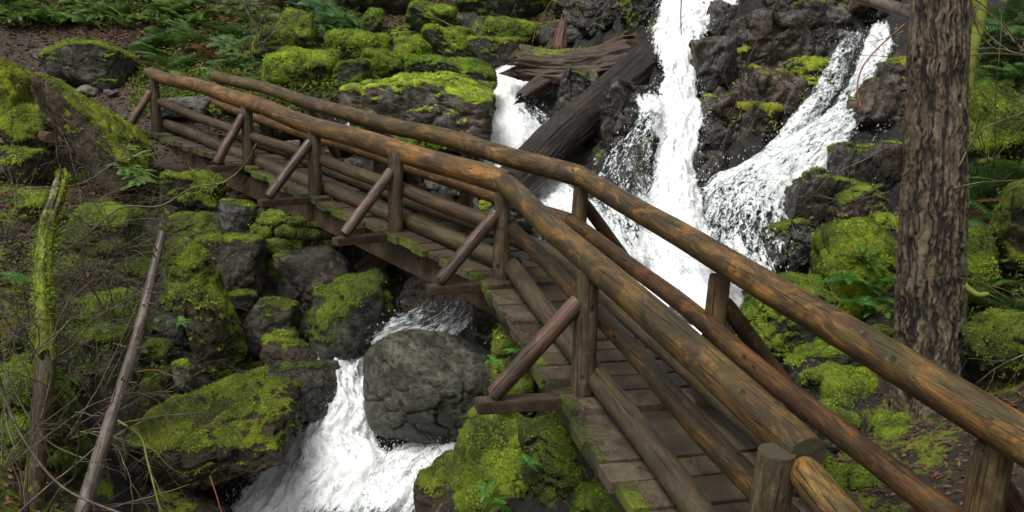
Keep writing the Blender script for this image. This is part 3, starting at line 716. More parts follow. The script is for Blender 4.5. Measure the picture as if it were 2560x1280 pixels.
# top rails: two lengths per side, meeting at the kink
log('top_rail', along(NR[0], NR[1], -.20), along(NR[4], NR[3], -.045), .108, .130, M_RAIL, bridge, wob=.02, knots=14, rough=.06, tint=(1.15,1.05,.95))
log('top_rail', along(NR[4], NR[6], -.01), along(NR[6], NR[4], -.06), .108, .094, M_RAIL, bridge, wob=.008, knots=12, rough=.05, tint=(.80, .84, .85))
log('top_rail', along(FR[0], FR[1], -.16), along(FR[4], FR[3], -.05), .098, .118, M_RAIL, bridge, wob=.02, knots=14, rough=.05, tint=(.85, .9, .9))
log('top_rail', along(FR[4], FR[6], -.01), FR[6] + (FR[6] - FR[5]) * .45, .104, .100, M_RAIL, bridge, wob=.006, knots=14, rough=.05)
Hh = lambda p, h: Vector((p.x, p.y, p.z - 1 + h))
def inn(side, k, amt): return crs[k] * (amt if side == 0 else -amt)
for side, Nn in ((0, NR), (1, FR)):
    o4 = inn(side, 4, .13)
    e0, e6 = inn(side, 0, .13), inn(side, 6, .13)
    s6 = Nn[6] if side == 0 else Nn[6] + (Nn[6] - Nn[5]) * .4
    hm = .53
    log('middle_rail', along(Hh(Nn[0], hm), Hh(Nn[1], hm), .0 if side == 0 else -.25) + e0 * .4, Hh(Nn[4], hm) + o4 * .75, .070, .085, M_RAIL if side else M_CURB, bridge, knots=8, rough=.05, tint=(.9, .75, .62) if side else (.95, .8, .65))
    log('middle_rail', Hh(Nn[4], hm) + o4 * .75 + Vector((0, 0, .0)), Hh(s6, hm) + e6, .074, .070, M_RAIL, bridge, knots=8, rough=.05, tint=(.72, .60, .60) if side else (.50, .50, .46))
    hc = .135
    log('curb_log', Hh(Nn[0], hc) + e0 * 1.25, Hh(Nn[4], hc) + o4 * 1.25, .095, .098, M_CURB, bridge, knots=8, rough=.05, tint=(.95, .95, .85))
    log('curb_log', along(Hh(Nn[4], hc), Hh(s6, hc), -.02) + o4 * (.9 if side == 0 else 1.25), Hh(s6, hc) + e6 * (.35 if side == 0 else 1.25), .094, .082, M_CURB, bridge, knots=8, rough=.05)
    for k in range(7):
        out = -crs[k] if side == 0 else crs[k]
        r = .088 if k in (5, 6) else .090
        top = Hh(Nn[k], .92) + out * .015; bot = Hh(Nn[k], .0) + out * .0
        if k == 0: bot.z -= .02
        if side == 0 and k == 6: top = P(1942, 1128, 3.16); bot = Vector((top.x, top.y + .02, zd[6]))
        log('post', bot, top, r * 1.02, r * .93, M_POST, bridge, knots=3, rough=.045, wob=.004, tint=(1, 1, 1) if side == 0 else (1.05, .95, .8))
        # outrigger beam under the deck ends and diagonal brace standing on it
        reach = .80 if k not in (0, 1) else .62
        t_ = crs[k].cross(Vector((0, 0, 1)))
        a = Hh(Nn[k], -.015) - out * .12; b_ = Hh(Nn[k], -.015) + out * reach
        if k < 6 or side == 1: beam('outrigger', a, b_, .15, .085, M_BEAM, bridge)
        fb = Hh(Nn[k], .02) + out * (reach - .12); ft = Hh(Nn[k], .70) + out * .075
        log('brace', fb, ft, .066, .064, M_BRACE, bridge, knots=4, rough=.08, wob=.006, tint=(1, .9, .85))
# deck planks
V = []; Fq = []; tone = []; msv = []; uv = []
prng = np.random.default_rng(5)
def add_plank(c0, c1, zt, wa, ca, la, lb):
    """plank between path points c0..c1; la / lb reach on near / far side"""
    d = (c1 - c0).normalized(); n = ca
    th = wa; base = len(V)
    jit = prng.uniform(-.006, .006, 4)
    gap = prng.uniform(.004, .014)
    A = c0 + d * gap; B = c1 - d * gap
    ring = []
    nseg = 6
    tn = prng.uniform(.5, 1.15)
    for q in range(nseg + 1):
        f = q / nseg; s = -la + (lb + la) * f
        mo = max(0, 1 - abs(s + la) / .20) * prng.uniform(.25, 1.0) + .25 * max(0, 1 - abs(lb - s) / .2)
        wz = prng.uniform(-.003, .003)
        chip = prng.uniform(0, .010, 2)
        for (pt, zz) in ((A + d * chip[0], 0), (B - d * chip[1], 0), (B, -th), (A, -th)):
            z = zt[0] if (pt - A).dot(d) < (B - A).length * .5 else zt[1]
            V.append((pt.x + n.x * s, pt.y + n.y * s, z + zz + (wz + jit[0 if zz == 0 else 1] if zz == 0 else 0)))
            tone.append(tn); msv.append(mo); uv.append((s + tn * 31, (0 if pt is A else .2) + tn * 7))
    for q in range(nseg):
        o_ = base + q * 4
        for e in range(4):
            Fq.append([o_ + e, o_ + (e + 1) % 4, o_ + 4 + (e + 1) % 4, o_ + 4 + e])
    Fq.append([base + 3, base + 2, base + 1, base]); e = base + nseg * 4; Fq.append([e, e + 1, e + 2, e + 3])
path = [NR[0] + (NR[0] - NR[1]).normalized() * .35] + NR[1:6] + [NR[6] + (NR[6] - NR[5]) * .75]
fpath = [FR[0] + (FR[0] - FR[1]).normalized() * .35] + FR[1:6] + [FR[6] + (FR[6] - FR[5]) * .75]
hz = [p.z - 1.0 for p in path]; hz[0] = zd[0] + .02; hz[6] = zd[6] - (zd[5] - zd[6]) * .75
for k in range(6):
    a, b = path[k], path[k + 1]; fa, fb = fpath[k], fpath[k + 1]
    L = Vector((b.x - a.x, b.y - a.y, 0)).length; nP = max(1, round(L / .235))
    edges = np.linspace(0, 1, nP + 1); edges[1:-1] += prng.uniform(-.16, .16, nP - 1) / nP
    for q in range(nP):
        t0, t1 = edges[q], edges[q + 1]
        A = ext(a, b, t0); B = ext(a, b, t1)
        w0 = ext(fa, fb, (t0 + t1) / 2) - ext(a, b, (t0 + t1) / 2); w0.z = 0; wl = w0.length; n = w0.normalized()
        z0 = hz[k] + (hz[k + 1] - hz[k]) * t0; z1 = hz[k] + (hz[k + 1] - hz[k]) * t1
        raise_ = prng.uniform(-.006, .012) - .002 - (.035 if prng.random() < .10 else 0)
        A.z = B.z = 0
        add_plank(A, B, (z0 + raise_, z1 + raise_), .085, n, .14 + prng.uniform(-.04, .06) + (.07 if k >= 4 else 0), wl + .12 + prng.uniform(-.02, .04))
org = Vector(bridge.location)
dk = mesh_obj('deck', np.array(V) - np.array(org), Fq, M_PLANK, parent=bridge, loc=org, smooth_=False, attrs={'tone': tone, 'moss': msv}, uv=uv)
bv = dk.modifiers.new('bevel', 'BEVEL'); bv.width = .006; bv.segments = 2; bv.limit_method = 'ANGLE'
# side stringers
for (Pn, off) in ((path, .02), (fpath, -.02)):
    for k0, k1 in ((0, 2), (2, 4), (4, 6)):
        a = Vector((Pn[k0].x, Pn[k0].y, hz[k0] - .10)); b = Vector((Pn[k1].x, Pn[k1].y, hz[k1] - .10))
        a += crs[k0] * off; b += crs[k1] * off
        beam('stringer', a, b, .12, .30, M_BEAM, bridge, .01)
# next handrail beyond the near end post
hr = log('handrail', P(2005,1175,3.13), P(2330,1600,2.25), .072, .078, M_RAIL, bridge, knots=7, rough=.05, tint=(1.25, 1.35, 1.3))

# ------------------------------------------------------------------ stone piers under the bridge
def pier(cx, cy, ztop, zbot, wx, wy, label, seed, moss=.5, taper=.25):
    rng = np.random.default_rng(seed); o = empty('stone_pier', (cx, cy, zbot)); tag(o, label, 'pier')
    z = zbot; row = 0; VV = []; FF = []; MM = []; n0 = 0
    iv, jf = ico(3)
    while z < ztop:
        h = rng.uniform(.10, .19); h = min(h, ztop - z + .02); f = 1 + taper * (ztop - z) / (ztop - zbot)
        per = 2 * (wx + wy) * f; s = rng.uniform(0, .3)
        while s < per:
            ln = rng.uniform(.18, .42); t = (s + ln / 2) % per
            hw, hd = wx * f / 2, wy * f / 2
            if t < 2 * hw: x, y, tx, ty = -hw + t, -hd, 1, 0
            elif t < 2 * hw + 2 * hd: x, y, tx, ty = hw, -hd + (t - 2 * hw), 0, 1
            elif t < 4 * hw + 2 * hd: x, y, tx, ty = hw - (t - 2 * hw - 2 * hd), hd, 1, 0
            else: x, y, tx, ty = -hw, hd - (t - 4 * hw - 2 * hd), 0, 1
            p = np.sign(iv) * np.abs(iv) ** .55
            p = p * np.array([ln * .56 if tx else .16, .16 if tx else ln * .56, h * .56])
            p = p + vnormals(iv, jf) * (fbm(p * 9 + rng.uniform(0, 50, 3), 3, 3) * .07)[:, None]
            p = p + np.array([x + rng.normal() * .035, y + rng.normal() * .035, z - zbot + h / 2])
            VV.append(p); FF.append(jf + n0); n0 += len(p)
            s += ln
        z += h; row += 1
    core = np.array([[-1, -1, 0], [1, -1, 0], [1, 1, 0], [-1, 1, 0], [-1, -1, 1], [1, -1, 1], [1, 1, 1], [-1, 1, 1]], float)
    V_ = np.vstack(VV); F_ = np.vstack(FF)
    nr = vnormals(V_, F_); val = nr[:, 2] * .5 - nr[:, 0] * .35 + 2.2 * fbm((V_ + [cx, cy, zbot]) * 1.6, 3, 4) - (.9 - 1.8 * moss)
    mk = smooth(-.15, .3, val)
    V_ = V_ + nr * (mk * .02)[:, None]
    st = mesh_obj('stonework', V_, F_, M_PIER, parent=o, loc=(cx, cy, zbot), attrs={'moss': mk})
    c8 = [(cx + sx * wx / 2 * (1 + (taper if b_ == 0 else 0)), cy + sy * wy / 2 * (1 + (taper if b_ == 0 else 0)), zbot if b_ == 0 else ztop - .03) for b_ in (0, 1) for sx, sy in ((-1, -1), (1, -1), (1, 1), (-1, 1))]
    box_mesh('core', c8, M_PIER, o, (cx, cy, zbot))
    sel = np.where((mk > .5) & (nr[:, 1] < .6))[0]
    cnt = min(6000, len(sel)); idx = rng.choice(sel, cnt); pos = V_[idx] + rng.normal(size=(cnt, 3)) * .02
    Vt, Ft = tufts(pos, nr[idx], .028, rng); mesh_obj('moss', Vt, Ft, M_TUFT, parent=o, loc=(cx, cy, zbot), smooth_=False)
    return o
pc = P(735, 500, 11.1); pier(pc.x + .12, pc.y + .15, zd[2] - .38, P(700, 760, 10.7).z - .2, .86, .8, 'dry-stone pier with moss on its left edge, under the far half of the bridge', 4, .58)
pc = P(1285, 800, 7.75); pier(pc.x + .28, pc.y, (zd[4] + zd[5]) / 2 - .38, P(1260, 1000, 7.6).z - .5, .55, .6, 'narrow mossy stone pier under the middle of the bridge', 9, .75, .1)
# ------------------------------------------------------------------ boulders
R = rock
BR = 'mossy boulders on the far bank'
# far left / trail
R((116,105,322,232), 17.4, .47, 'large rounded grey boulder with mossy flanks beside the upper trail', rot=-6, sub=6, seed=3, rough=.6)
R((-20,165,60,335), 12.7, .95, 'yellow-green mossy boulder at the left edge of the picture', seed=8, tint=(1.25,1.1,.8))
R((118,215,372,478), 12.4, .47, 'long leaning rock slab with a mossy ridge running down from the trail', rot=-46, dims=(310,118), mat=M_BROWN, name='rock_slab', seed=31, tint=(1.2,1.1,.95), facets=9, rough=.6)
R((25,270,125,390), 12.6, .62, 'brownish moss-streaked rock below the yellow mossy boulder', mat=M_BROWN)
R((-30,375,120,460), 11.8, .35, 'low mossy rock in the brush at the left edge', mat=M_BROWN)
R((80,195,122,238), 14.5, .0, 'dark broken rock sitting behind the leaning slab', mat=M_DARK)
R((190,214,238,238), 16.5, .0, 'small pale stone at the foot of the trail boulder', mat=M_HERO, name='stone', cat='stone', tint=(1.5,1.5,1.5), sub=4)
R((260,224,292,240), 16.3, .0, 'second small pale stone right of the first by the trail boulder', mat=M_HERO, name='stone', cat='stone', tint=(1.3,1.3,1.3), sub=4)
R((82,122,142,156), 17.6, .0, 'flat dark stone left of the large trail boulder', mat=M_ROCK, name='stone', cat='stone')
R((395,242,520,300), 15.0, .05, 'flat pale rock at the trail end behind the first railing post', mat=M_HERO, seed=9)
# behind the far end of the bridge
R((672,132,818,228), 16.2, .85, 'bright green moss boulder above the far railing with ferns around', tint=(1.15,1.2,.9))
R((702,36,778,118), 18.6, .9, 'bright moss rock among ferns high above the far railing', tint=(1.2,1.25,.9))
R((640,72,735,145), 17.9, .75, 'olive moss hummock left of the bright moss rock', tint=(.85,.85,.8))
R((798,132,848,190), 17.0, .9, 'small round moss stone right of the bright boulder above the railing')
R((828,82,962,158), 17.8, .82, 'wide moss-topped boulder on the far bank', tint=(.95,1.1,.8))
R((905,128,995,195), 17.2, .88, 'moss-capped boulder beneath the wide one, bright green top', tint=(1.1,1.25,.9))
R((1002,98,1074,178), 17.6, .88, 'upright blocky boulder with bright moss cap', tint=(1.2,1.3,.9), rot=8, facets=8)
R((1066,86,1185,158), 17.9, .68, 'slanting moss-topped boulder right of the upright block', tint=(1.1,1.2,.9), rot=-12, facets=8)
R((1178,105,1295,175), 17.7, .55, 'grey boulder with thin moss above the left stream', facets=8)
R((1222,52,1332,114), 19.0, .72, 'rounded boulder covered in dull green moss at the top of the left stream', tint=(.8,.95,.8))
R((1022,14,1135,86), 19.8, .85, 'large drooping moss boulder at the top centre', tint=(1.05,1.2,.9), rot=-10)
R((1118,72,1182,102), 18.8, .5, 'flat moss-edged stone under the drooping moss boulder')
R((1018,146,1132,200), 16.7, .72, 'low moss rock above the big flat dark rock', tint=(.8,1,.8))
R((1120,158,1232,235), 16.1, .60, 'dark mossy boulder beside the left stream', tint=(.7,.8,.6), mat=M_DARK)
R((892,190,1215,362), 14.9, .30, 'big flat-topped dark wet rock behind the railing', mat=M_DARK, rot=-5, seed=77, facets=9, tint=(1.7,1.7,1.5), deep=1.1)
R((1120,215,1200,400), 15.0, .12, 'steep wet dark rock wall left of the small waterfall', mat=M_DARK, facets=8)
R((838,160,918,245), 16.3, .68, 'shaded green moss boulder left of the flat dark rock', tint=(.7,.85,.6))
R((912,28,958,80), 20.3, .6, 'small round mossy rock in the shade at the upper centre', tint=(.8,.9,.7))
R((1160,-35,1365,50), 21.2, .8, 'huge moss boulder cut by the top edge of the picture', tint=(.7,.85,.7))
R((845,-40,1040,36), 22, .85, 'hanging moss bank at the top edge above the boulders', tint=(.95,1.05,.8))
R((1135,36,1215,92), 20.6, .12, 'bare grey rock between the moss boulders at the top')
R((1338,72,1392,124), 19.2, .05, 'grey wet rock left of the decayed log')
R((1005,322,1118,382), 13.9, .62, 'moss-topped rock just behind the far rail', tint=(.8,1,.75))
R((655,298,772,352), 14.0, .55, 'low mossy rock seen between the far rails', tint=(.9,1.05,.8))
R((845,330,940,420), 13.7, .2, 'dark rock below the thin left trickle', mat=M_DARK)
R((960,350,1040,440), 13.0, .15, 'wet dark rock behind the railing beside the rubble', mat=M_DARK)
R((1185,490,1330,600), 11.6, .2, 'dark rock in the stream behind the bridge middle', mat=M_DARK)
R((1360,560,1480,640), 11.0, .1, 'wet rock at the pool edge hidden partly by the railings', mat=M_DARK)
R((980,520,1130,620), 11.4, .2, 'dark rock directly behind the bridge deck', mat=M_DARK)
g = 'pale stones in the rubble behind the bridge'
for k, b in enumerate([(1030,415,1070,440),(1072,425,1105,452),(1060,448,1102,480),(1105,452,1150,490),(1145,470,1180,500),(1110,400,1150,425),(1010,392,1050,418),(1165,498,1205,525),(860,395,905,425),(700,352,750,378)]):
    R(b, 13.0 - k * .03, .05, 'small pale wet stone in the rubble seen between the bridge rails', mat=M_HERO, name='stone', cat='stone', group=g, sub=4, tint=(1.3, 1.3, 1.25))
# boulders under and left of the bridge
R((712,622,882,795), 10.6, .10, 'tall grey-brown boulder beside the stone pier under the bridge', mat=M_ROCK, rot=12, facets=9, seed=12, tint=(.95,.85,.75))
R((764,708,988,925), 9.95, .42, 'grey boulder with green moss patches left of the creek', mat=M_HERO, tint=(.62,.68,.6), seed=46, facets=12, rot=20)
R((612,748,748,875), 9.9, .16, 'brown-grey boulder between the pier and the creek', mat=M_ROCK, tint=(.9,.85,.75))
R((638,846,792,928), 9.5, .18, 'low brown rock with a lichen crust', mat=M_BROWN)
R((650,905,842,1020), 9.15, .10, 'dark grey overhanging rock at the lip of the lower cascade', mat=M_ROCK, rot=-10, facets=8, tint=(.8,.8,.78))
R((690,822,738,862), 9.65, .7, 'small mossy stone on top of the low brown rock', name='stone', cat='stone', sub=4)
R((398,598,618,965), 9.3, .66, 'tall leaning boulder pointing down to the right, yellow-green moss above a bare grey tip', rot=24, dims=(128,385), deep=.34, bend=.22, seed=92, mat=M_BROWN, tint=(1.12,1.08,.8), sub=6, facets=26, rough=1.0)
R((290,935,765,1200), 8.6, .19, 'huge brown boulder with a mossy back overhanging the cascade', rot=24, dims=(470,190), mat=M_BROWN, crag=.12, tint=(.95,.9,.75), seed=52, sub=6, facets=11, deep=1.0)
R((270,1070,480,1210), 8.1, .38, 'mossy toe of rock running down left of the huge brown boulder', rot=15, mat=M_BROWN)
R((590,1020,800,1250), 9.3, .0, 'black wet rock face in the shade beside the cascade', mat=M_DARK, tint=(.7,.7,.7), facets=7)
R((270,1225,575,1370), 7.8, .12, 'bare brown-grey rock at the bottom edge', mat=M_BROWN, tint=(1,.95,.85), seed=6)
R((905,840,1300,1114), 9.0, 0, 'big smooth wet grey boulder parting the cascade under the bridge', mat=M_HERO, seed=204, sub=6, facets=16, rough=.7, deep=.72, rot=-11, tint=(.84,.84,.74))
R((1005,712,1255,850), 10.25, .0, 'pale wet slab at the waterline under the bridge', mat=M_WETPALE, tint=(2.4,2.3,2.15), deep=.5, facets=7, seed=5, rot=-10)
R((505,595,655,765), 10.4, .22, 'cracked grey-brown block left of the stone pier', mat=M_ROCK, facets=7, tint=(.9,.85,.72))
R((428,430,562,525), 11.6, .55, 'mossy rock in the dark hollow under the far bridge end', mat=M_BROWN, tint=(.8,.8,.7))
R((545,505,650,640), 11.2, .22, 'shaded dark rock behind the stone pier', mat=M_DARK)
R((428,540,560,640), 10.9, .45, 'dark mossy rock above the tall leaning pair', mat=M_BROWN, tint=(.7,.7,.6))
R((170,738,345,885), 8.9, .85, 'round moss boulder behind the leaning pole', tint=(.85,.95,.7))
R((185,515,350,625), 10.1, .75, 'flat moss boulder in the brush left of the bridge', tint=(.9,.95,.7))
R((330,925,425,1012), 8.75, .75, 'small moss boulder right of the leaning pole', tint=(.8,.95,.7))
R((432,912,485,988), 8.8, .35, 'small pale rock with one mossy side', mat=M_HERO, tint=(1.3,1.3,1.2))
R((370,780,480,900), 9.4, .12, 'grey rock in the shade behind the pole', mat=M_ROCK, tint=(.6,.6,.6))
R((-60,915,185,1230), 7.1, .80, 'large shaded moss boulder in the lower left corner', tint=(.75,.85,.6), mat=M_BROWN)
R((40,480,120,560), 10.2, .5, 'mossy rock at the foot of the left bank', mat=M_BROWN)
R((300,640,420,760), 10.2, .4, 'dark mossy rock above the round moss boulder', tint=(.7,.75,.6))
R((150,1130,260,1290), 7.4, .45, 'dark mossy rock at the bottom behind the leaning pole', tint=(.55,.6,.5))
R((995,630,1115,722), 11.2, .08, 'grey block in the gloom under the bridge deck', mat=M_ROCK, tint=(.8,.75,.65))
R((935,705,1020,760), 11.0, .05, 'low wet stone beside the broken timber', mat=M_DARK, tint=(1.6,1.6,1.5))
R((1185,740,1300,860), 9.9, .08, 'jagged brown rock at the waterline left of the narrow pier', mat=M_BROWN, facets=7)
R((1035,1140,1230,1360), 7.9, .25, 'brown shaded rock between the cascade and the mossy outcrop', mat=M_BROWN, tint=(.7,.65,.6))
R((1140,1030,1400,1330), 7.0, .88, 'bulky moss-covered outcrop under the near half of the bridge', seed=61, sub=6, mat=M_BROWN, tint=(.85,.9,.7), facets=10)
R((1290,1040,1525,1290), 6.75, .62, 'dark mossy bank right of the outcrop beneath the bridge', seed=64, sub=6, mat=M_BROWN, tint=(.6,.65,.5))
R((1225,985,1330,1090), 7.35, .7, 'mossy block directly below the outrigger beam', mat=M_BROWN, tint=(.8,.85,.7))
R((1440,1205,1590,1360), 6.0, .92, 'rounded dark green moss mound at the bottom beneath the deck', tint=(.75,.9,.6))
# right bank
R((1845,700,2058,945), 7.9, .48, 'grey-green boulder at the foot of the falls behind the near far-side post', seed=15, tint=(.85,.9,.75), rot=-20, mat=M_ROCK, sub=6)
R((2040,555,2245,850), 8.6, .92, 'tall bright moss mound with licorice ferns left of the fir trunk', seed=18, sub=6, tint=(1.1,1.15,.8))
R((2050,925,2222,1095), 6.9, .92, 'bright moss cushion below the railing left of the fir', seed=19, tint=(1.15,1.2,.85))
R((1975,860,2120,1010), 7.3, .5, 'grey rock with moss cap left of the bright moss cushion', seed=23, tint=(.85,.95,.8))
R((2090,850,2215,965), 7.6, .85, 'green moss lump between the tall mound and the cushion', tint=(.85,1,.75))
R((1930,690,2068,790), 8.5, .75, 'dull moss dome at the foot of the cliff', tint=(.6,.72,.5))
R((2172,1030,2290,1175), 6.2, .85, 'moss hummock at the left foot of the fir trunk', tint=(.95,1,.8))
R((2190,1080,2400,1230), 5.95, .72, 'mossy root mound in front of the fir trunk', tint=(.7,.8,.6), mat=M_BROWN)
R((1950,1020,2110,1190), 6.1, .40, 'grey-green rock seen between the two near rails', tint=(.8,.85,.7))
R((2070,1170,2230,1310), 5.3, .38, 'mossy stone beside the trail below the middle rail', tint=(.8,.9,.7))
# dark cliff between and right of the falls
C_ = 'wet dark cliff blocks around the waterfalls'
cl = [((1748,15,1835,125),15.9,0,'dark wet block at the lip of the main fall'),((1738,110,1835,305),14.9,0,'tall black wet rock forming the right side of the main fall'),
 ((1815,50,1995,225),15.7,.05,'broad wet cliff block with pale glistening patches'),((1850,190,2010,390),14.5,.16,'brown cliff face with a green moss streak'),
 ((1765,260,1870,420),14.0,.1,'brown mossy cliff rib right of the main fall'),((1715,325,1835,430),13.4,0,'dark knob jutting into the main fall'),((1725,395,1855,560),12.9,.12,'dark cliff foot between the two falls'),
 ((1985,215,2115,330),14.6,0,'black wet rocks left of the right-hand cascade'),((1975,50,2085,155),16.4,0,'dark rock at the head of the right-hand cascade'),
 ((2185,250,2300,420),13.0,.35,'mossy rock right of the right-hand cascade'),((1825,275,1950,430),13.7,.42,'moss-draped cliff ledge above the lacy water'),
 ((2010,415,2205,520),11.9,.08,'purplish wet shelf below the right-hand cascade'),((1955,335,2065,425),13.3,0,'black rock splitting the right-hand cascade'),
 ((2100,370,2225,570),11.3,.36,'dark mossy buttress left of the fir trunk'),((1985,445,2095,640),10.7,.32,'left moss-patched rock at the foot of the cascade'),((2075,480,2190,655),10.4,.38,'right moss-patched rock at the foot of the cascade'),
 ((1945,590,2075,715),10.0,.25,'dark wet rock below the moss-patched rocks'),((1850,560,1935,680),11.0,0,'smooth wet rock islanded in the lacy water'),
 ((1500,215,1650,400),13.9,0,'black dripping rock wall between the diagonal log and the main fall'),((1545,285,1645,400),13.1,.0,'brown-black wet rock beside the main fall'),((1535,360,1600,500),12.6,0,'pointed wet spur inside the left lace of the main fall'),
 ((1555,440,1640,600),11.9,0,'steep dark rock under the left lace of the main fall'),((1400,190,1500,330),15.3,.05,'black hollow rock under the decayed log'),
 ((2205,115,2262,175),14.8,.0,'round grey cobble lodged at the right of the cascade'),((2120,-20,2270,60),17.0,.1,'dark cliff top behind the fir trunk'),((1900,-60,2110,60),17.6,.08,'dark overhanging cliff top right of the main fall'),
 ((1560,-40,1640,90),17.3,.4,'mossy dark bank left of the waterfall lip'),((1420,-30,1580,90),18.6,.3,'shaded bank above the decayed log'),((2195,560,2260,760),9.3,.5,'dark mossy rock behind the left edge of the fir trunk')]
for k, (b, d, m_, lb) in enumerate(cl):
    big = k in (2, 3, 6, 11)
    R(b, d, m_, lb, mat=M_DARK, name='cliff_rock', cat='cliff rock', facets=7, seed=300 + k * 7, rough=.35, crag=.5, sub=6, dy=(.75 if k in (7, 8, 9, 12, 11, 16, 19, 20, 21) else .25), rot=(k * 37) % 50 - 25 if k not in (11,) else 0,
      dims=None, tint=(1.35,1.12,.95) if k in (2,3,4,10) else ((1.6,1.45,1.5) if k in (11,23) else (1,1,1)))
def near_fall(px, py, m):
    for rows in FALLS.values():
        for a, b in zip(rows[:-1], rows[1:]):
            ya, yb = (a[1] + a[3]) / 2, (b[1] + b[3]) / 2
            if ya - 10 <= py <= yb + 10:
                t = min(1, max(0, (py - ya) / max(1, yb - ya)))
                if a[0] + (b[0] - a[0]) * t - m < px < a[2] + (b[2] - a[2]) * t + m: return True
    return False
crng = np.random.default_rng(31)
for k in range(95):
    px = crng.uniform(1760, 2250); py = crng.uniform(-10, 330); h_ = hit(px, py)
    if h_ is None or near_fall(px, py, 10): continue
    d = h_.y + .12; sz_ = crng.uniform(.22, .48) * F_PX / d
    R((px - sz_, py - sz_ * .8, px + sz_, py + sz_ * .7), d, .05 + .25 * (crng.random() < .2), 'angular dark wet ledge on the cliff above the cascades', mat=M_DARK, name='cliff_rock', cat='cliff rock', group='dark ledges on the cliff', sub=5, crag=.55, rough=.35, facets=7, rot=crng.uniform(-30, 30), tint=[(1.4,1.15,.98),(.9,.9,.9),(1.6,1.5,1.42)][k % 3])
# small filler stones along the creek
frng = np.random.default_rng(11)
def scatter_stones(pts, n, smin, smax, mat, lab, grp, moss=.2, tint=(1, 1, 1)):
    for k in range(n):
        x0, y0, x1, y1 = pts; px = frng.uniform(x0, x1); py = frng.uniform(y0, y1); h_ = hit(px, py)
        if h_ is None or near_fall(px, py, 15): continue
        d = h_.y; s = frng.uniform(smin, smax) * F_PX / d
        R((px - s, py - s * .75, px + s, py + s * .6), d, moss * frng.uniform(.3, 1.5), lab, mat=mat, name='stone', cat='stone', group=grp, sub=4, rot=frng.uniform(-20, 20), tint=tint, facets=8)
scatter_stones((860,90,1330,330), 26, .10, .24, M_ROCK, 'small moss-topped stone wedged between the far bank boulders', 'wedged stones on the far bank', .62, (.9,1,.8))
scatter_stones((1400,30,2230,420), 26, .12, .30, M_DARK, 'small dark wet stone on the cliff beside the falls', 'loose dark stones on the cliff', .12)
scatter_stones((950,690,1260,800), 9, .07, .16, M_ROCK, 'small wet cobble at the creek edge under the bridge', 'cobbles under the bridge', .05)
scatter_stones((430,600,820,980), 18, .09, .2, M_ROCK, 'small shaded stone filling the gaps of the left bank boulders', 'gap stones on the left bank', .3, (.8,.78,.7))
scatter_stones((150,440,470,900), 12, .09, .2, M_BROWN, 'small mossy stone in the brushy left bank', 'stones in the brush', .6, (.8,.8,.7))
scatter_stones((1930,700,2220,1200), 14, .07, .16, M_ROCK, 'small mossy stone on the right bank by the railing', 'right bank stones', .6, (.85,.9,.75))
scatter_stones((1850,380,2220,700), 12, .1, .22, M_DARK, 'small wet stone at the foot of the right-hand cascade', 'stones at the cascade foot', .25, (1.3,1.2,1.2))
scatter_stones((20,60,560,330), 16, .03, .08, M_HERO, 'fist-sized stone lying on the upper trail and slope', 'small trail stones', .1, (1.2,1.15,1.05))

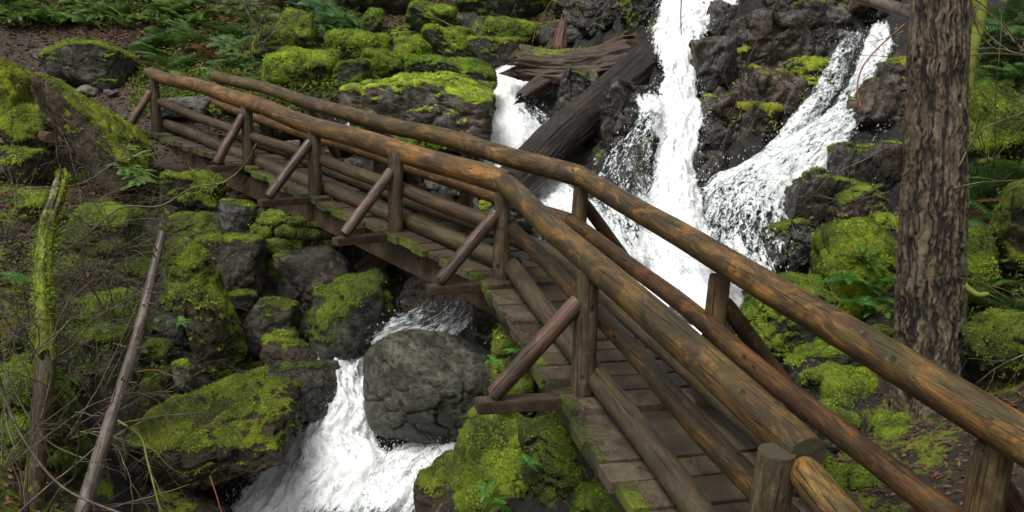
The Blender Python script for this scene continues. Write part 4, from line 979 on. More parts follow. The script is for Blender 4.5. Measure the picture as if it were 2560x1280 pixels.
# ------------------------------------------------------------------ water
def ribbon(key, name, label, amp=.07, nu=None, hump=.05, seed=0, du=.032):
    rows = fallrows[key]; n = len(rows)
    A = np.array([r[0] for r in rows]); B = np.array([r[1] for r in rows]); Dn = np.array([r[2] for r in rows])
    mid = (A + B) / 2; sl = np.concatenate([[0], np.cumsum(np.linalg.norm(np.diff(mid, axis=0), axis=1))])
    nv = int(sl[-1] / du); vv = np.linspace(0, sl[-1], nv)
    def cr(Q):      # smooth interpolation
        out = np.empty((nv, Q.shape[1]))
        for c in range(Q.shape[1]):
            m = np.gradient(Q[:, c], sl); k = np.clip(np.searchsorted(sl, vv, 'right') - 1, 0, n - 2); h = sl[k + 1] - sl[k]; t = (vv - sl[k]) / h
            out[:, c] = (2*t**3-3*t**2+1)*Q[k, c] + (t**3-2*t**2+t)*h*m[k] + (-2*t**3+3*t**2)*Q[k+1, c] + (t**3-t**2)*h*m[k+1]
        return out
    Ai, Bi = cr(A), cr(B); dn = np.interp(vv, sl, Dn); wd = np.linalg.norm(B - A, axis=1); W = np.interp(vv, sl, wd)
    nu = int(max(14, W.max() / du)); u = np.linspace(-.10, 1.10, nu)
    U, Vv = np.meshgrid(u, vv); Pm = Ai[:, None, :] * (1 - U[..., None]) + Bi[:, None, :] * U[..., None]
    fl = np.gradient((Ai + Bi) / 2, axis=0); cr_ = Bi - Ai; nrm = np.cross(cr_, fl); nrm /= np.linalg.norm(nrm, axis=1)[:, None] + 1e-9
    nrm *= np.where(nrm[:, 2:3] < 0, -1, 1)
    um = (U - .5) * W[:, None]; o = seed * 11.3
    q = np.stack([um * 2.6, Vv * .9, np.full_like(um, o)], -1).reshape(-1, 3); q2 = np.stack([um * 9, Vv * 3.2, np.full_like(um, o)], -1).reshape(-1, 3)
    q3 = np.stack([um * 20, Vv * 10, np.full_like(um, o)], -1).reshape(-1, 3)
    h = (fbm(q, 31, 3) * 1.6 + fbm(q2, 37, 3) * .9 + fbm(q3, 41, 2) * .55).reshape(U.shape) * amp * 1.6 + hump * (1 - (2 * U - 1) ** 2)
    edge = np.minimum(U + .07, 1.07 - U) / .07
    h = h + .03
    Pm = Pm + nrm[:, None, :] * h[..., None]
    side = fbm(np.stack([Vv * 3.0, (U > .5) * 9.0, U * 0 + o], -1).reshape(-1, 3), 51, 4, .6).reshape(U.shape) * .22 * (np.abs(2 * U - 1) ** 3)
    Pm = Pm + cr_[:, None, :] / (W[:, None, None] + 1e-6) * side[..., None] * np.minimum(1, W)[:, None, None]
    ed = np.clip(np.minimum(U + .10, 1.10 - U) * W[:, None] / np.minimum(.26, .22 * W)[:, None], 0, 1)
    D = dn[:, None] * (.35 + .65 * ed) - (1 - ed) * .22
    endf = np.clip(np.minimum(Vv, sl[-1] - Vv) / .25, 0, 1); D = D * (.4 + .6 * endf)
    i = np.arange(nv * nu).reshape(nv, nu); fc_ = np.stack([i[:-1, :-1].ravel(), i[:-1, 1:].ravel(), i[1:, 1:].ravel(), i[1:, :-1].ravel()], 1)
    ob = mesh_obj(name, Pm.reshape(-1, 3), fc_, M_FOAM, attrs={'dens': D.ravel()}, uv=np.stack([um.ravel() + o, Vv.ravel() + o], 1))
    tag(ob, label, kind='structure')
    # thrown drops and spatter
    rng = np.random.default_rng(seed + 5); low = 6 if key.startswith('lower') else (.35 if 'right' in key else .5); cnt = int(260 * low * sl[-1] * max(.3, W.mean()))
    a_ = rng.integers(0, nv, cnt); tt = rng.uniform(0, 1, cnt); e_ = rng.random(cnt) < (.35 if low > 1 else .75)
    uu = np.where(e_, np.where(rng.random(cnt) < .5, -np.abs(rng.normal(0, .035, cnt)) / np.maximum(W[a_], .3), 1 + np.abs(rng.normal(0, .035, cnt)) / np.maximum(W[a_], .3)), tt)
    pp = Ai[a_] * (1 - uu[:, None]) + Bi[a_] * uu[:, None] + nrm[a_] * (h.mean() + np.abs(rng.normal(0, .05, cnt)))[:, None] + rng.normal(0, .03, (cnt, 3)) + [0, 0, .02]
    return pp
spr = []
for key, nm, lb, am, hp in (('main','waterfall','white main waterfall plunging behind the bridge',.11,.14),('ledge','waterfall','thin lacy water sliding off the ledge left of the main waterfall',.06,.08),
    ('right_upper','waterfall','narrow upper strand of the right-hand cascade',.05,.14),('right_main','waterfall','broad lacy right-hand cascade over dark rock',.07,.12),
    ('left','waterfall','small white waterfall left of the diagonal log',.09,.08),('left_lace','waterfall','lacy fringe of the small waterfall against black rock',.05,0),
    ('middle','water','churning white water behind the middle of the bridge',.09,.03),('trickle','waterfall','thin trickle beside the fir trunk',.02,0),
    ('far_left','waterfall','thin trickle left of the flat dark rock',.03,0),('slab_sheet','water','thin water sliding over the pale slab under the bridge',.05,.03),('lower','water','white lower cascade rushing under the bridge to the bottom edge',.15,.12),('lower_right','water','foaming side chute below the big grey boulder',.09,.06)):
    spr.append(ribbon(key, nm, lb, am, hump=hp, seed=len(spr) + 1))
pp = np.vstack(spr); srng = np.random.default_rng(3); sz = (srng.uniform(.0012, .0045, len(pp)) * (srng.random(len(pp)) ** 2 * 1.6 + .5))[:, None]
tv = np.array([[1, 1, 1], [1, -1, -1], [-1, 1, -1], [-1, -1, 1]], float)
SV = (pp[:, None, :] + tv[None] * sz[:, None, :] * np.array([1, 1, 1.8])).reshape(-1, 3); b4 = np.arange(len(pp))[:, None] * 4
SF = np.concatenate([b4 + np.array(q) for q in ((0, 1, 2), (0, 3, 1), (0, 2, 3), (1, 3, 2))])
so = mesh_obj('spray', SV, SF, M_DROP, smooth_=False); tag(so, 'white drops thrown up along the falls and cascades', kind='stuff')
# quiet pools between the falls
def pool(name, pts, label, amp=.03):
    c = [P(*q) for q in pts]; m = sum(c, Vector()) / len(c); n = 42; V_ = []; F_ = []
    zc = m.z
    for a in range(n):
        for b_ in range(n):
            s, t = a / (n - 1), b_ / (n - 1)
            p = (c[0] * (1 - s) + c[1] * s) * (1 - t) + (c[3] * (1 - s) + c[2] * s) * t
            V_.append(p)
    V_ = np.array(V_); V_[:, 2] += fbm(V_ * 5, 3, 4) * amp * 2
    i = np.arange(n * n).reshape(n, n); F_ = np.stack([i[:-1, :-1].ravel(), i[1:, :-1].ravel(), i[1:, 1:].ravel(), i[:-1, 1:].ravel()], 1)
    o = mesh_obj(name, V_, F_, M_POOL); tag(o, label, kind='structure')
pool('water', [(930,800,10.2),(1260,850,9.8),(1400,660,11.3),(990,690,11.2)], 'shallow rippling creek water under the bridge')
pool('water', [(1250,715,10.6),(1900,835,9.8),(1900,625,11.5),(1350,580,12)], 'foamy plunge pool at the foot of the falls')

# ------------------------------------------------------------------ big dead logs
g1 = log('fallen_log', P(1240,498,12.3), P(1655,122,16.2), .325, .37, M_OLDLOG, None, wob=.04, rings=120, sides=200, rough=.08, knots=2, fluted=.22, jag=.25, endmat=M_OLDLOG, tint=(.52,.48,.45))
tag(g1, 'huge dark wet fallen log leaning diagonally between the two waterfalls', 'log')
g2 = log('decayed_log', P(1300,168,16.4), P(1575,142,16.0), .30, .34, M_ROTLOG, None, wob=.08, rings=90, sides=120, rough=.5, knots=2, fluted=.45, jag=.3, mosstop=.5, endmat=M_ROTLOG, tint=(.8,.72,.68))
tag(g2, 'decayed brown log with mossy left end lying above the small waterfall', 'log')
g3 = log('root_stub', P(1300,245,15.9), P(1400,175,16.3), .12, .26, M_ROTLOG, None, wob=.04, rings=40, sides=50, rough=.2, fluted=.5, jag=.15, endmat=M_ROTLOG, tint=(.6,.55,.5))
tag(g3, 'broken root stub hanging under the decayed log', 'root')
g4 = log('broken_stump', P(1395,125,16.8), P(1408,55,17.0), .16, .07, M_ROTLOG, None, wob=.03, rings=40, sides=40, rough=.2, fluted=.6, jag=.25, endmat=M_ROTLOG, tint=(1.3,.9,.8))
tag(g4, 'jagged reddish splinter stump standing on the decayed log', 'stump')
g5 = log('driftwood', P(872,705,10.9), P(1012,618,11.5), .15, .17, M_ROTLOG, None, wob=.02, rings=50, sides=40, rough=.12, fluted=.5, jag=.12, endmat=M_ROTLOG, tint=(1.3,1.15,1.1))
tag(g5, 'broken reddish timber wedged on rocks under the bridge', 'driftwood')
g6 = log('fallen_log', P(2100,-28,13.5), P(2310,42,11.6), .085, .10, M_BIRCH, None, wob=.02, rings=60, sides=30, rough=.06, knots=5)
tag(g6, 'slim pale fallen log at the top edge touching the fir trunk', 'log')
g7 = log('fallen_log', P(345,405,12.6), P(460,430,12.9), .11, .12, M_OLDLOG, None, rings=40, sides=30, fluted=.2, tint=(1.2,1.1,1)); tag(g7, 'short dark log under the left bridge end', 'log')
g8 = log('fallen_log', P(55,215,14.2), P(118,205,14.4), .13, .14, M_ROTLOG, None, rings=30, sides=30, fluted=.4, jag=.1, endmat=M_ROTLOG, tint=(.7,.6,.6)); tag(g8, 'charred broken log chunk at the left behind the leaning slab', 'log')
g9 = log('sawn_stub', P(108,340,11.2), P(128,345,10.9), .075, .075, M_RAIL, None, rings=14, sides=24, tint=(.9,.7,.5)); tag(g9, 'orange sawn log end lying in the brush near the leaning slab', 'log')
pl1 = empty('leaning_pole', P(205,1295,5.6)); tag(pl1, 'smooth peeled brown pole leaning up to the right in the left foreground', 'pole')
log('shaft', P(200,1305,5.6), P(408,582,7.3), .060, .036, M_BIRCH, pl1, wob=.02, rings=110, sides=28, rough=.06, knots=14)
krng = np.random.default_rng(4)
for k in range(16):
    t = krng.uniform(.12, .98); q = P(200,1305,5.6).lerp(P(408,582,7.3), t); dv = Vector((krng.uniform(-1, 1), krng.uniform(-1, .2), krng.uniform(-.2, .8))).normalized()
    log('branch_stub', q + dv * .03, q + dv * krng.uniform(.09, .16), .008, .004, M_TWIG, pl1, rings=6, sides=6, knots=0)
ms = empty('mossy_snag', P(85,1300,6.3)); tag(ms, 'broken standing dead trunk wrapped in bright moss at the left', 'tree')
log('trunk', P(80,1310,6.3), P(118,880,6.9), .085, .085, M_OLDLOG, ms, wob=.015, rings=80, sides=40, moss=.42, rough=.1, fluted=.2, tint=(1.3,1.2,1.0))
log('trunk', P(118,885,6.9), P(152,452,7.5), .095, .045, M_OLDLOG, ms, wob=.09, rings=80, sides=40, moss=.62, rough=.75, fluted=.3, jag=.2, endmat=M_OLDLOG, tint=(1.2,1.1,.8))

# ------------------------------------------------------------------ the fir
def fir():
    A = P(2312,1150,6.35); Bp = P(2352,0,6.5); dv = (Bp - A).normalized(); L = 9.0
    o = empty('fir_tree', A); tag(o, 'thick fir trunk with deeply furrowed brown bark standing right of the bridge', 'tree')
    rings, sides = 620, 230; t = np.linspace(-.03, 1, rings); an = np.linspace(0, 2 * math.pi, sides, endpoint=False)
    T, AN = np.meshgrid(t, an, indexing='ij'); z = T * L
    R = .285 - .019 * z + .13 * np.exp(-np.clip(z, 0, 9) / .28) * (1 + .5 * np.sin(AN * 5 + 1))
    px = np.stack([np.cos(AN) * .28, np.sin(AN) * .28, z], -1).reshape(-1, 3)
    wp = fbm(px * 6, 5, 3)[:, None] * .09; wq = fbm(px * 6 + 40, 6, 3)[:, None] * .09
    q = px + np.hstack([wp, wq, wp * 2])
    n1_ = np.abs(fbm(q * np.array([12, 12, 1.1]), 61, 5, .60)); n2_ = np.abs(fbm(q * np.array([15, 15, 5]) + 9, 62, 4, .6)); cv = vnoise(q * np.array([20, 20, 9]), 63)
    e1, e2, ev = cell(q * np.array([38, 38, 24]), 67)
    plate = smooth(.0, .085, n1_) * (.45 + .55 * smooth(0, .075, n2_))
    h = plate * (.016 + .007 * cv) + ((ev - .5) * .006 + fbm(px * 60, 12, 3) * .010) * (.3 + plate)
    Rr = R.ravel() + h - .02 + fbm(px * 1.5, 9, 3) * .05
    V = np.stack([Rr * np.cos(AN.ravel()), Rr * np.sin(AN.ravel()), z.ravel()], -1)
    qm = dv.to_track_quat('Z', 'Y'); Wd = V @ np.array(qm.to_matrix()).T
    mz = np.exp(-np.clip(z.ravel(), 0, 9) / .45) * .62
    side = np.clip(np.cos(AN.ravel() - .3), 0, 1)
    nx_ = (np.stack([np.cos(AN), np.sin(AN), AN * 0], -1).reshape(-1, 3) @ np.array(qm.to_matrix()).T)
    mk = np.maximum(mz, .50 * smooth(.5, 1.0, nx_[:, 0])) + .35 * smooth(4.2, 6, z.ravel()) * (nx_[:, 0] > -.2)
    i = np.arange(rings * sides).reshape(rings, sides); j = np.roll(i, -1, 1)
    F_ = np.stack([i[:-1].ravel(), j[:-1].ravel(), j[1:].ravel(), i[1:].ravel()], 1)
    tr = mesh_obj('trunk', Wd, F_, M_BARK, parent=o, loc=A, attrs={'plate': np.clip(plate * (.6 + .5 * cv), 0, 1), 'moss': mk})
    rg = np.random.default_rng(2); sel = np.where((mk > .5) & (z.ravel() < 1.6) | (mk > .55))[0]; idx = rg.choice(sel, 7000)
    pos = Wd[idx] + rg.normal(size=(7000, 3)) * .012; Vt, Ft = tufts(pos, nx_[idx], .017, rg); m_ = mesh_obj('moss', Vt, Ft, M_TUFT, parent=o, loc=A, smooth_=False); m_.color = (.75, .8, .6, 1); m_['kind'] = 'stuff'
    return o, A, dv
fo, fA, fdv = fir()

# ------------------------------------------------------------------ twigs and branches
def tube(V, F, pts, r0, r1, sides=6):
    n = len(pts); b0 = len(V)
    for k, p in enumerate(pts):
        d = (pts[min(k + 1, n - 1)] - pts[max(k - 1, 0)]).normalized(); s = d.cross(Vector((.31, .2, .93))).normalized(); u = s.cross(d); r = r0 + (r1 - r0) * k / (n - 1)
        for a in range(sides):
            an = 2 * math.pi * a / sides; V.append(p + s * math.cos(an) * r + u * math.sin(an) * r)
    for k in range(n - 1):
        for a in range(sides):
            F.append([b0 + k * sides + a, b0 + k * sides + (a + 1) % sides, b0 + (k + 1) * sides + (a + 1) % sides, b0 + (k + 1) * sides + a])
    F.append([b0 + a for a in range(sides)][::-1]); F.append([b0 + (n - 1) * sides + a for a in range(sides)])
def smoothpath(c, m=7):
    out = []; c = [c[0] * 2 - c[1]] + c + [c[-1] * 2 - c[-2]]
    for k in range(1, len(c) - 2):
        for q in range(m):
            t = q / m; out.append(.5 * ((2 * c[k]) + (c[k + 1] - c[k - 1]) * t + (2 * c[k - 1] - 5 * c[k] + 4 * c[k + 1] - c[k + 2]) * t * t + (3 * c[k] - c[k - 1] - 3 * c[k + 1] + c[k + 2]) * t ** 3))
    return out + [c[-2]]
def wander(V, F, p, d, L, r, lev, rg, droop=.0, zig=.22, kids=5):
    n = max(5, int(L / .07)); pts = [p.copy()]; st = L / n
    for k in range(n):
        d = (d + Vector((rg.gauss(0, zig), rg.gauss(0, zig), rg.gauss(0, zig) - droop)) * .5).normalized(); pts.append(pts[-1] + d * st)
    tube(V, F, pts, r, r * .35, 6 if lev == 0 else 4)
    if lev < 3:
        for k in range(kids if lev < 2 else 3):
            i = rg.randint(n // 5, n); a = rg.uniform(.35, 1.0); ax = Vector((rg.gauss(0, 1), rg.gauss(0, 1), rg.gauss(0, 1))).normalized()
            dd = (pts[i] - pts[i - 1]).normalized(); dd.rotate(Quaternion(ax, a)); wander(V, F, pts[i], dd, L * rg.uniform(.3, .6), r * .5 * (1 - .4 * i / n), lev + 1, rg, droop, zig, kids)
def branchlet(name, pts, r0, r1, mat, label, cat='branch', kids=0, seed=1, group=None, kl=.35):
    c = [P(*q) for q in pts]; base = c[0]; V, F = [], []; sp = smoothpath(c); tube(V, F, sp, r0, r1, 8)
    rg = random.Random(seed)
    for k in range(kids):
        i = rg.randint(2, len(sp) - 2); dd = (sp[i + 1] - sp[i]).normalized(); dd.rotate(Quaternion(Vector((rg.gauss(0, 1), rg.gauss(0, 1), rg.gauss(0, 1))).normalized(), rg.uniform(.5, 1.1)))
        wander(V, F, sp[i], dd, kl * rg.uniform(.5, 1.4), r0 * .45, 1, rg, .0, .2, 3)
    V = [v - base for v in V]; o = mesh_obj(name, [v[:] for v in V], F, mat, loc=base); tag(o, label, cat, group); return o
B_ = branchlet
B_('branch', [(-20,880,5.6),(15,1000,5.6),(60,1100,5.5),(160,1220,5.4),(330,1295,5.3)], .011, .009, M_TWIG, 'long curved bare branch arching across the lower left corner')
B_('branch', [(10,920,6),(70,1040,5.9),(130,1110,5.9),(225,1152,5.9)], .008, .006, M_TWIG, 'thinner curved branch above the corner branch at lower left')
B_('branch', [(290,1048,6.4),(350,1090,6.3),(368,1150,6.2),(385,1215,6.1),(405,1295,6.0)], .010, .007, M_TWIGG, 'crooked olive-green branch below the leaning pole', kids=5, seed=3)
B_('branch', [(525,1190,7.2),(540,1235,7.1),(560,1300,7.0)], .007, .006, M_TWIGR, 'short reddish stick in front of the lower cascade')
B_('branch', [(642,358,8.2),(612,410,8.2),(560,455,8.1),(480,470,8),(400,515,7.9),(300,520,7.8),(215,590,7.6),(150,640,7.4)], .006, .010, M_TWIGM, 'long forked twig reaching in front of the far railing post', kids=9, seed=5)
B_('branch', [(60,470,7.6),(200,460,7.8),(300,400,8),(380,385,8),(440,345,8.1)], .008, .004, M_TWIGM, 'mossy thin branch crossing in front of the leaning slab', kids=9, seed=8, kl=.4)
B_('branch', [(340,930,8.2),(390,925,8.1),(432,940,8.0)], .009, .007, M_TWIGR, 'short bright orange peeled stick right of the pole')
B_('branch', [(255,1040,8),(330,1010,7.9),(420,975,7.8),(500,930,7.8)], .010, .006, M_TWIG, 'dead stick lying over the moss boulder right of the pole', kids=4, seed=12)
B_('branch', [(1862,-20,9),(1822,100,9.1),(1812,190,9.2),(1832,240,9.2)], .007, .004, M_TWIG, 'left hanging vine in front of the dark cliff')
B_('branch', [(1955,-20,8.6),(1880,130,8.7),(1840,260,8.8),(1816,340,8.8),(1803,395,8.8)], .007, .004, M_TWIG, 'long hanging vine with an orange tip in front of the dark cliff')
B_('branch', [(1704,-20,9),(1702,40,9),(1703,88,9)], .007, .005, M_TWIG, 'short dark hanging twig in front of the main waterfall')
B_('branch', [(2262,60,11),(2200,115,11),(2158,165,10.9),(2143,220,10.8),(2152,270,10.7)], .009, .012, M_TWIGR, 'curved orange peeled branch hanging over the right-hand cascade')
B_('branch', [(2258,78,11.1),(2225,92,11),(2190,104,11)], .007, .004, M_TWIGG, 'short mossy sprig beside the orange branch', kids=6, seed=2, kl=.25)
B_('branch', [(1035,18,19),(1120,60,18.9),(1180,90,18.6),(1232,116,18.2)], .018, .012, M_TWIG, 'dark straight stick lying across the far mossy boulders')
B_('branch', [(1492,120,16.0),(1540,95,16.1),(1600,85,16.2)], .012, .006, M_TWIGR, 'thin orange twig on top of the decayed log', kids=3, seed=9)
B_('branch', [(1310,190,17.2),(1296,210,17.1),(1290,228,17.0)], .03, .02, M_TWIGR, 'short reddish broken branch in the small waterfall')
B_('branch', [(1330,110,18),(1345,60,18),(1385,-10,18)], .014, .008, M_TWIG, 'bare leaning twig above the decayed log', kids=4, seed=21)
B_('branch', [(1240,150,18),(1262,80,18),(1290,10,18)], .010, .006, M_TWIG, 'bare upright twig at the head of the small waterfall', kids=4, seed=22)
B_('branch', [(625,150,17),(627,80,17),(620,-20,17)], .016, .012, M_TWIG, 'slim dark sapling stem above the far railing')
B_('branch', [(2395,690,7.4),(2440,625,7.4),(2500,560,7.3),(2580,470,7.2)], .015, .010, M_TWIGR, 'pinkish dead branch leaning on the right fern bank', kids=2, seed=4)
B_('branch', [(2620,860,5.2),(2500,915,5.3),(2440,960,5.4)], .008, .004, M_TWIGM, 'thin dead stick over the moss at the right edge', kids=3, seed=14)
B_('branch', [(2385,470,6.1),(2460,455,6.2),(2570,450,6.2)], .006, .004, M_TWIGM, 'thin horizontal twig right of the fir trunk', kids=4, seed=15)
B_('branch', [(2235,360,6.0),(2160,400,6.1),(2080,440,6.1),(2020,500,6.2)], .006, .003, M_TWIG, 'fine dead twig growing left from the fir trunk', kids=6, seed=16)
B_('branch', [(2225,480,6.0),(2120,500,6.0),(2030,488,6.1)], .005, .002, M_TWIG, 'second fine dead twig left of the fir trunk, nearly level', kids=5, seed=17)
B_('branch', [(2395,420,6.2),(2450,330,6.3),(2560,280,6.4)], .007, .004, M_TWIGM, 'arching bare twig right of the fir trunk', kids=7, seed=18)
B_('branch', [(1120,1290,6.2),(1130,1180,6.3),(1080,1100,6.4),(1040,1060,6.4)], .004, .002, M_TWIG, 'hair-thin twig before the mossy outcrop', kids=4, seed=20)
B_('mossy_limb', [(2450,-30,9.6),(2446,60,9.5),(2425,160,9.4),(2418,300,9.3)], .085, .05, twig_mat('limb_moss', (.06,.075,.01), (.17,.20,.02), .8, .9), 'moss-wrapped limb hanging down right of the fir trunk', 'limb', kids=2, seed=23)
B_('mossy_root', [(2380,650,6.5),(2400,700,6.3),(2440,735,6.2),(2470,735,6.2)], .03, .018, bpy.data.materials['limb_moss'], 'mossy root curling right of the fir trunk', 'root')
def shrub(px, py, d, lean, n, L, r, label, mat, seed, cat='shrub', spread=.5, droop=.05, group=None):
    rg = random.Random(seed); base = P(px, py, d); V, F = [], []
    for k in range(n):
        dd = (Vector(lean) + Vector((rg.gauss(0, spread), rg.gauss(0, spread), rg.gauss(0, spread * .5)))).normalized()
        wander(V, F, Vector((rg.gauss(0, .08), rg.gauss(0, .08), 0)), dd, L * rg.uniform(.6, 1.2), r * rg.uniform(.6, 1.1), 0, rg, droop, .20, 4)
    o = mesh_obj('bare_shrub', [v[:] for v in V], F, mat, loc=base); tag(o, label, cat, group); return o
shrub(60,1290,5.9,(.25,.2,1),7,2.0,.010,'tall bare tangled shrub in the lower left corner',M_TWIG,1)
shrub(160,1100,6.8,(.3,.1,1),7,1.8,.009,'bare shrub tangled around the mossy snag',M_TWIGM,2)
shrub(40,860,7.6,(.5,0,1),8,1.6,.008,'brown bare shrub at the left edge beside the snag',M_TWIG,3)
shrub(290,800,8.0,(.1,-.1,1),7,1.4,.007,'bare shrub behind the leaning pole',M_TWIG,4)
shrub(60,620,8.6,(.8,0,.7),8,1.6,.008,'bare shrub spreading right under the mossy rocks at left',M_TWIGM,5)
shrub(400,640,8.8,(.3,-.2,.8),5,1.1,.006,'wispy shrub above the tall leaning mossy boulders',M_TWIGM,6)
shrub(330,1190,6.9,(-.1,.1,1),5,1.1,.006,'low bare twigs around the foot of the leaning pole',M_TWIG,7)
shrub(200,520,10.4,(.5,0,.8),6,1.2,.008,'brush of bare stems below the leaning slab',M_TWIG,8)
shrub(640,110,17,(.1,0,1),7,1.6,.012,'thicket of thin brown stems above the far railing',M_TWIG,9)
shrub(1480,70,17.4,(0,0,1),7,1.2,.010,'thin leafless bush over the decayed log',M_TWIG,10)
shrub(2480,420,8.4,(-.3,-.2,.9),6,1.6,.007,'bare twiggy bush right of the fir trunk',M_TWIGM,11)
shrub(2560,140,8.8,(-.6,-.1,.5),7,1.7,.010,'mossy twig tangle in the upper right corner',M_TWIGM,12)
shrub(2560,760,6.2,(-.6,-.1,.6),5,1.0,.006,'small dead twig cluster at the right edge above the trail',M_TWIGM,13)

shrub(110,900,6.3,(.4,0,.8),8,1.5,.007,'loose bare stems crossing in front of the mossy snag',M_TWIG,31)
shrub(230,980,7.2,(-.2,0,1),7,1.3,.006,'bare stems rising left of the leaning pole',M_TWIGM,32)
shrub(20,700,7.4,(.7,0,.5),8,1.4,.007,'fine bare twigs reaching right from the left edge',M_TWIG,33)
shrub(380,1010,7.8,(.2,-.2,.8),6,.9,.005,'thin dead twigs lying right of the leaning pole',M_TWIG,34)
shrub(330,620,9.0,(.6,-.1,.5),7,1.2,.006,'pale twiggy brush under the left bridge end',M_TWIGM,35)
shrub(10,1180,5.6,(.5,0,.8),6,1.2,.007,'dark bare stems at the very corner of the left bank',M_TWIG,36)
# ------------------------------------------------------------------ ferns
def frond(V, F, base, az, L, lift, rg, pairs=22, wl=.16):
    d = Vector((math.cos(az), math.sin(az), 0)); s = Vector((-math.sin(az), math.cos(az), 0)); n = pairs; pts = []; p = base.copy(); el = lift
    roll = rg.gauss(0, .25); tw = rg.gauss(0, .25)
    for k in range(n + 1):
        pts.append(p.copy()); p = p + (d * math.cos(el) + Vector((0, 0, 1)) * math.sin(el) + s * tw * .15) * (L / n); el -= (1.25 + rg.random() * .2) / n * (lift * .9 + .35)
    for k in range(2, n + 1):
        t = k / n; w = wl * L / .6 * math.sin(math.pi * min(1, t * .86 + .14)) ** .75 * (1 - .25 * t); ax = (pts[k] - pts[k - 1]).normalized()
        up = s.cross(ax).normalized() * -1
        for sg in (-1, 1):
            sd = (s * sg * math.cos(roll) + up * (math.sin(roll) * sg - .18) + ax * .28).normalized(); b0 = len(V); hw = L / n * .46
            a = pts[k]; V += [a - ax * hw * .6, a + sd * w * .45 - ax * hw, a + sd * w + up * (-.12 * w), a + sd * w * .45 + ax * hw * .75, a + ax * hw * .6]
            F += [[b0, b0 + 1, b0 + 3, b0 + 4], [b0 + 1, b0 + 2, b0 + 3]]
    b0 = len(V)
    for k in range(0, n, 3):
        V += [pts[k] - s * .0025, pts[k] + s * .0025, pts[min(k + 3, n)] + s * .001, pts[min(k + 3, n)] - s * .001]; F.append([len(V) - 4, len(V) - 3, len(V) - 2, len(V) - 1])
def fern_mesh(seed, n, L, mat, lift=(.5, 1.15), one_side=None, pairs=22):
    rg = random.Random(seed); V, F = [], []
    for k in range(n):
        az = (2 * math.pi * k / n + rg.gauss(0, .2)) if one_side is None else one_side + rg.gauss(0, .8)
        frond(V, F, Vector((rg.gauss(0, .02), rg.gauss(0, .02), 0)), az, L * rg.uniform(.65, 1.1), rg.uniform(*lift), rg, pairs)
    me = bpy.data.meshes.new('fern'); me.from_pydata([v[:] for v in V], [], F); me.materials.append(mat); me.update(); return me
FM = [fern_mesh(s, n, .62, M_FERN) for s, n in ((1, 13), (2, 11), (3, 15), (4, 9))]
FB = [fern_mesh(s, 12, .55, M_DEADFERN, (.1, .6)) for s in (11, 12)]
FL = [fern_mesh(s, 9, .30, M_FERN, (.0, .7), None, 14) for s in (21, 22, 23)]
def put_fern(mesh, px, py, label, group, sc=1.0, d=None, name='sword_fern', cat='fern', tint=(1, 1, 1), tilt=None):
    q = P(px, py, d) if d else hit(px, py)
    if q is None: return
    o = bpy.data.objects.new(name, mesh); scene.collection.objects.link(o); o.location = q - Vector((0, 0, .02)); o.scale = (sc,) * 3
    o.rotation_euler = (rnd.gauss(0, .15) + (tilt[0] if tilt else .25), rnd.gauss(0, .15) + (tilt[1] if tilt else 0), rnd.uniform(0, 6.28)); o.rotation_mode = 'XYZ'
    if tilt: o.rotation_euler.z = tilt[2]
    o.color = (*tint, 1); tag(o, label, cat, group); return o
top = [(30,28),(120,48),(165,34),(215,52),(262,30),(315,58),(350,34),(395,50),(90,20),(440,28),(500,40)]
for k, (x, y) in enumerate(top): put_fern(FM[k % 4], x, y + 12, 'drooping sword fern in the row along the upper left slope', 'ferns along the upper left slope', rnd.uniform(1.1, 1.6), tint=(1.3, 1.35, .8))
for k, (x, y, s) in enumerate([(430,120,1.7),(475,100,1.5),(395,150,1.3),(445,175,1.5),(405,200,1.1),(470,210,1.3),(360,175,.9),(520,225,1.2),(495,160,1.0),(385,105,1.2),(455,60,1.3)]):
    put_fern(FM[k % 4], x, y, 'green sword fern in the clump behind the first railing post', 'fern clump behind the first railing post', s, tint=(1.15, 1.15, 1))
for k, (x, y, s) in enumerate([(600,95,1.4),(572,120,1.3),(640,160,1.1),(590,175,1.2),(650,205,1.1),(560,205,1.0),(615,215,1.0),(700,180,1.0),(740,175,1.0),(690,215,1.1),(745,210,.9),(800,200,.8),(660,100,1.0),(730,120,.9)]):
    put_fern(FM[(k + 1) % 4], x, y, 'sword fern among the brush above the far railing', 'ferns above the far railing', s, tint=(1, 1.1, 1.15))
for k, (x, y, s) in enumerate([(770,30,1.5),(820,35,1.6),(855,60,1.4),(800,70,1.3),(745,15,1.3),(870,25,1.2),(890,85,1.0),(840,100,1.0),(910,10,1.2),(700,20,1.1)]):
    put_fern(FM[(k + 2) % 4], x, y, 'dark arching fern on the bank above the moss boulders', 'dark ferns above the moss boulders', s, tint=(.8, 1, 1.1))
for k, (x, y, s) in enumerate([(520,125,1.3),(545,80,1.2),(500,145,1.2),(565,60,1.1),(650,35,1.3),(690,22,1.2),(530,170,1.1),(480,130,1.2),(620,60,1.1),(545,150,1.2),(430,225,.9),(700,50,1.0),(590,30,1.1)]):
    put_fern(FB[k % 2], x, y, 'withered reddish-brown fern on the slope above the bridge end', 'withered ferns on the slope', s, name='withered_fern')
for k, (x, y, d, s) in enumerate([(2500,610,6.9,1.3),(2420,600,7.2,1.0),(2545,300,8.9,1.4),(2470,210,9.6,1.3),(2415,330,9.6,1.0),(2440,470,8.6,1.2),(2530,470,8,1.2),(2450,560,7.7,1.1),(2550,120,10.2,1.4),(2460,90,10.6,1.3),(2405,420,8.8,.9),(2540,40,10.6,1.5),(2560,210,9.4,1.3),(2430,380,9.2,1.0)]):
    put_fern(FM[k % 4], x, y, 'sword fern on the steep right bank behind the fir', 'ferns on the steep right bank', s * .95, d=None, tint=(1.1, 1.2, 1.15))
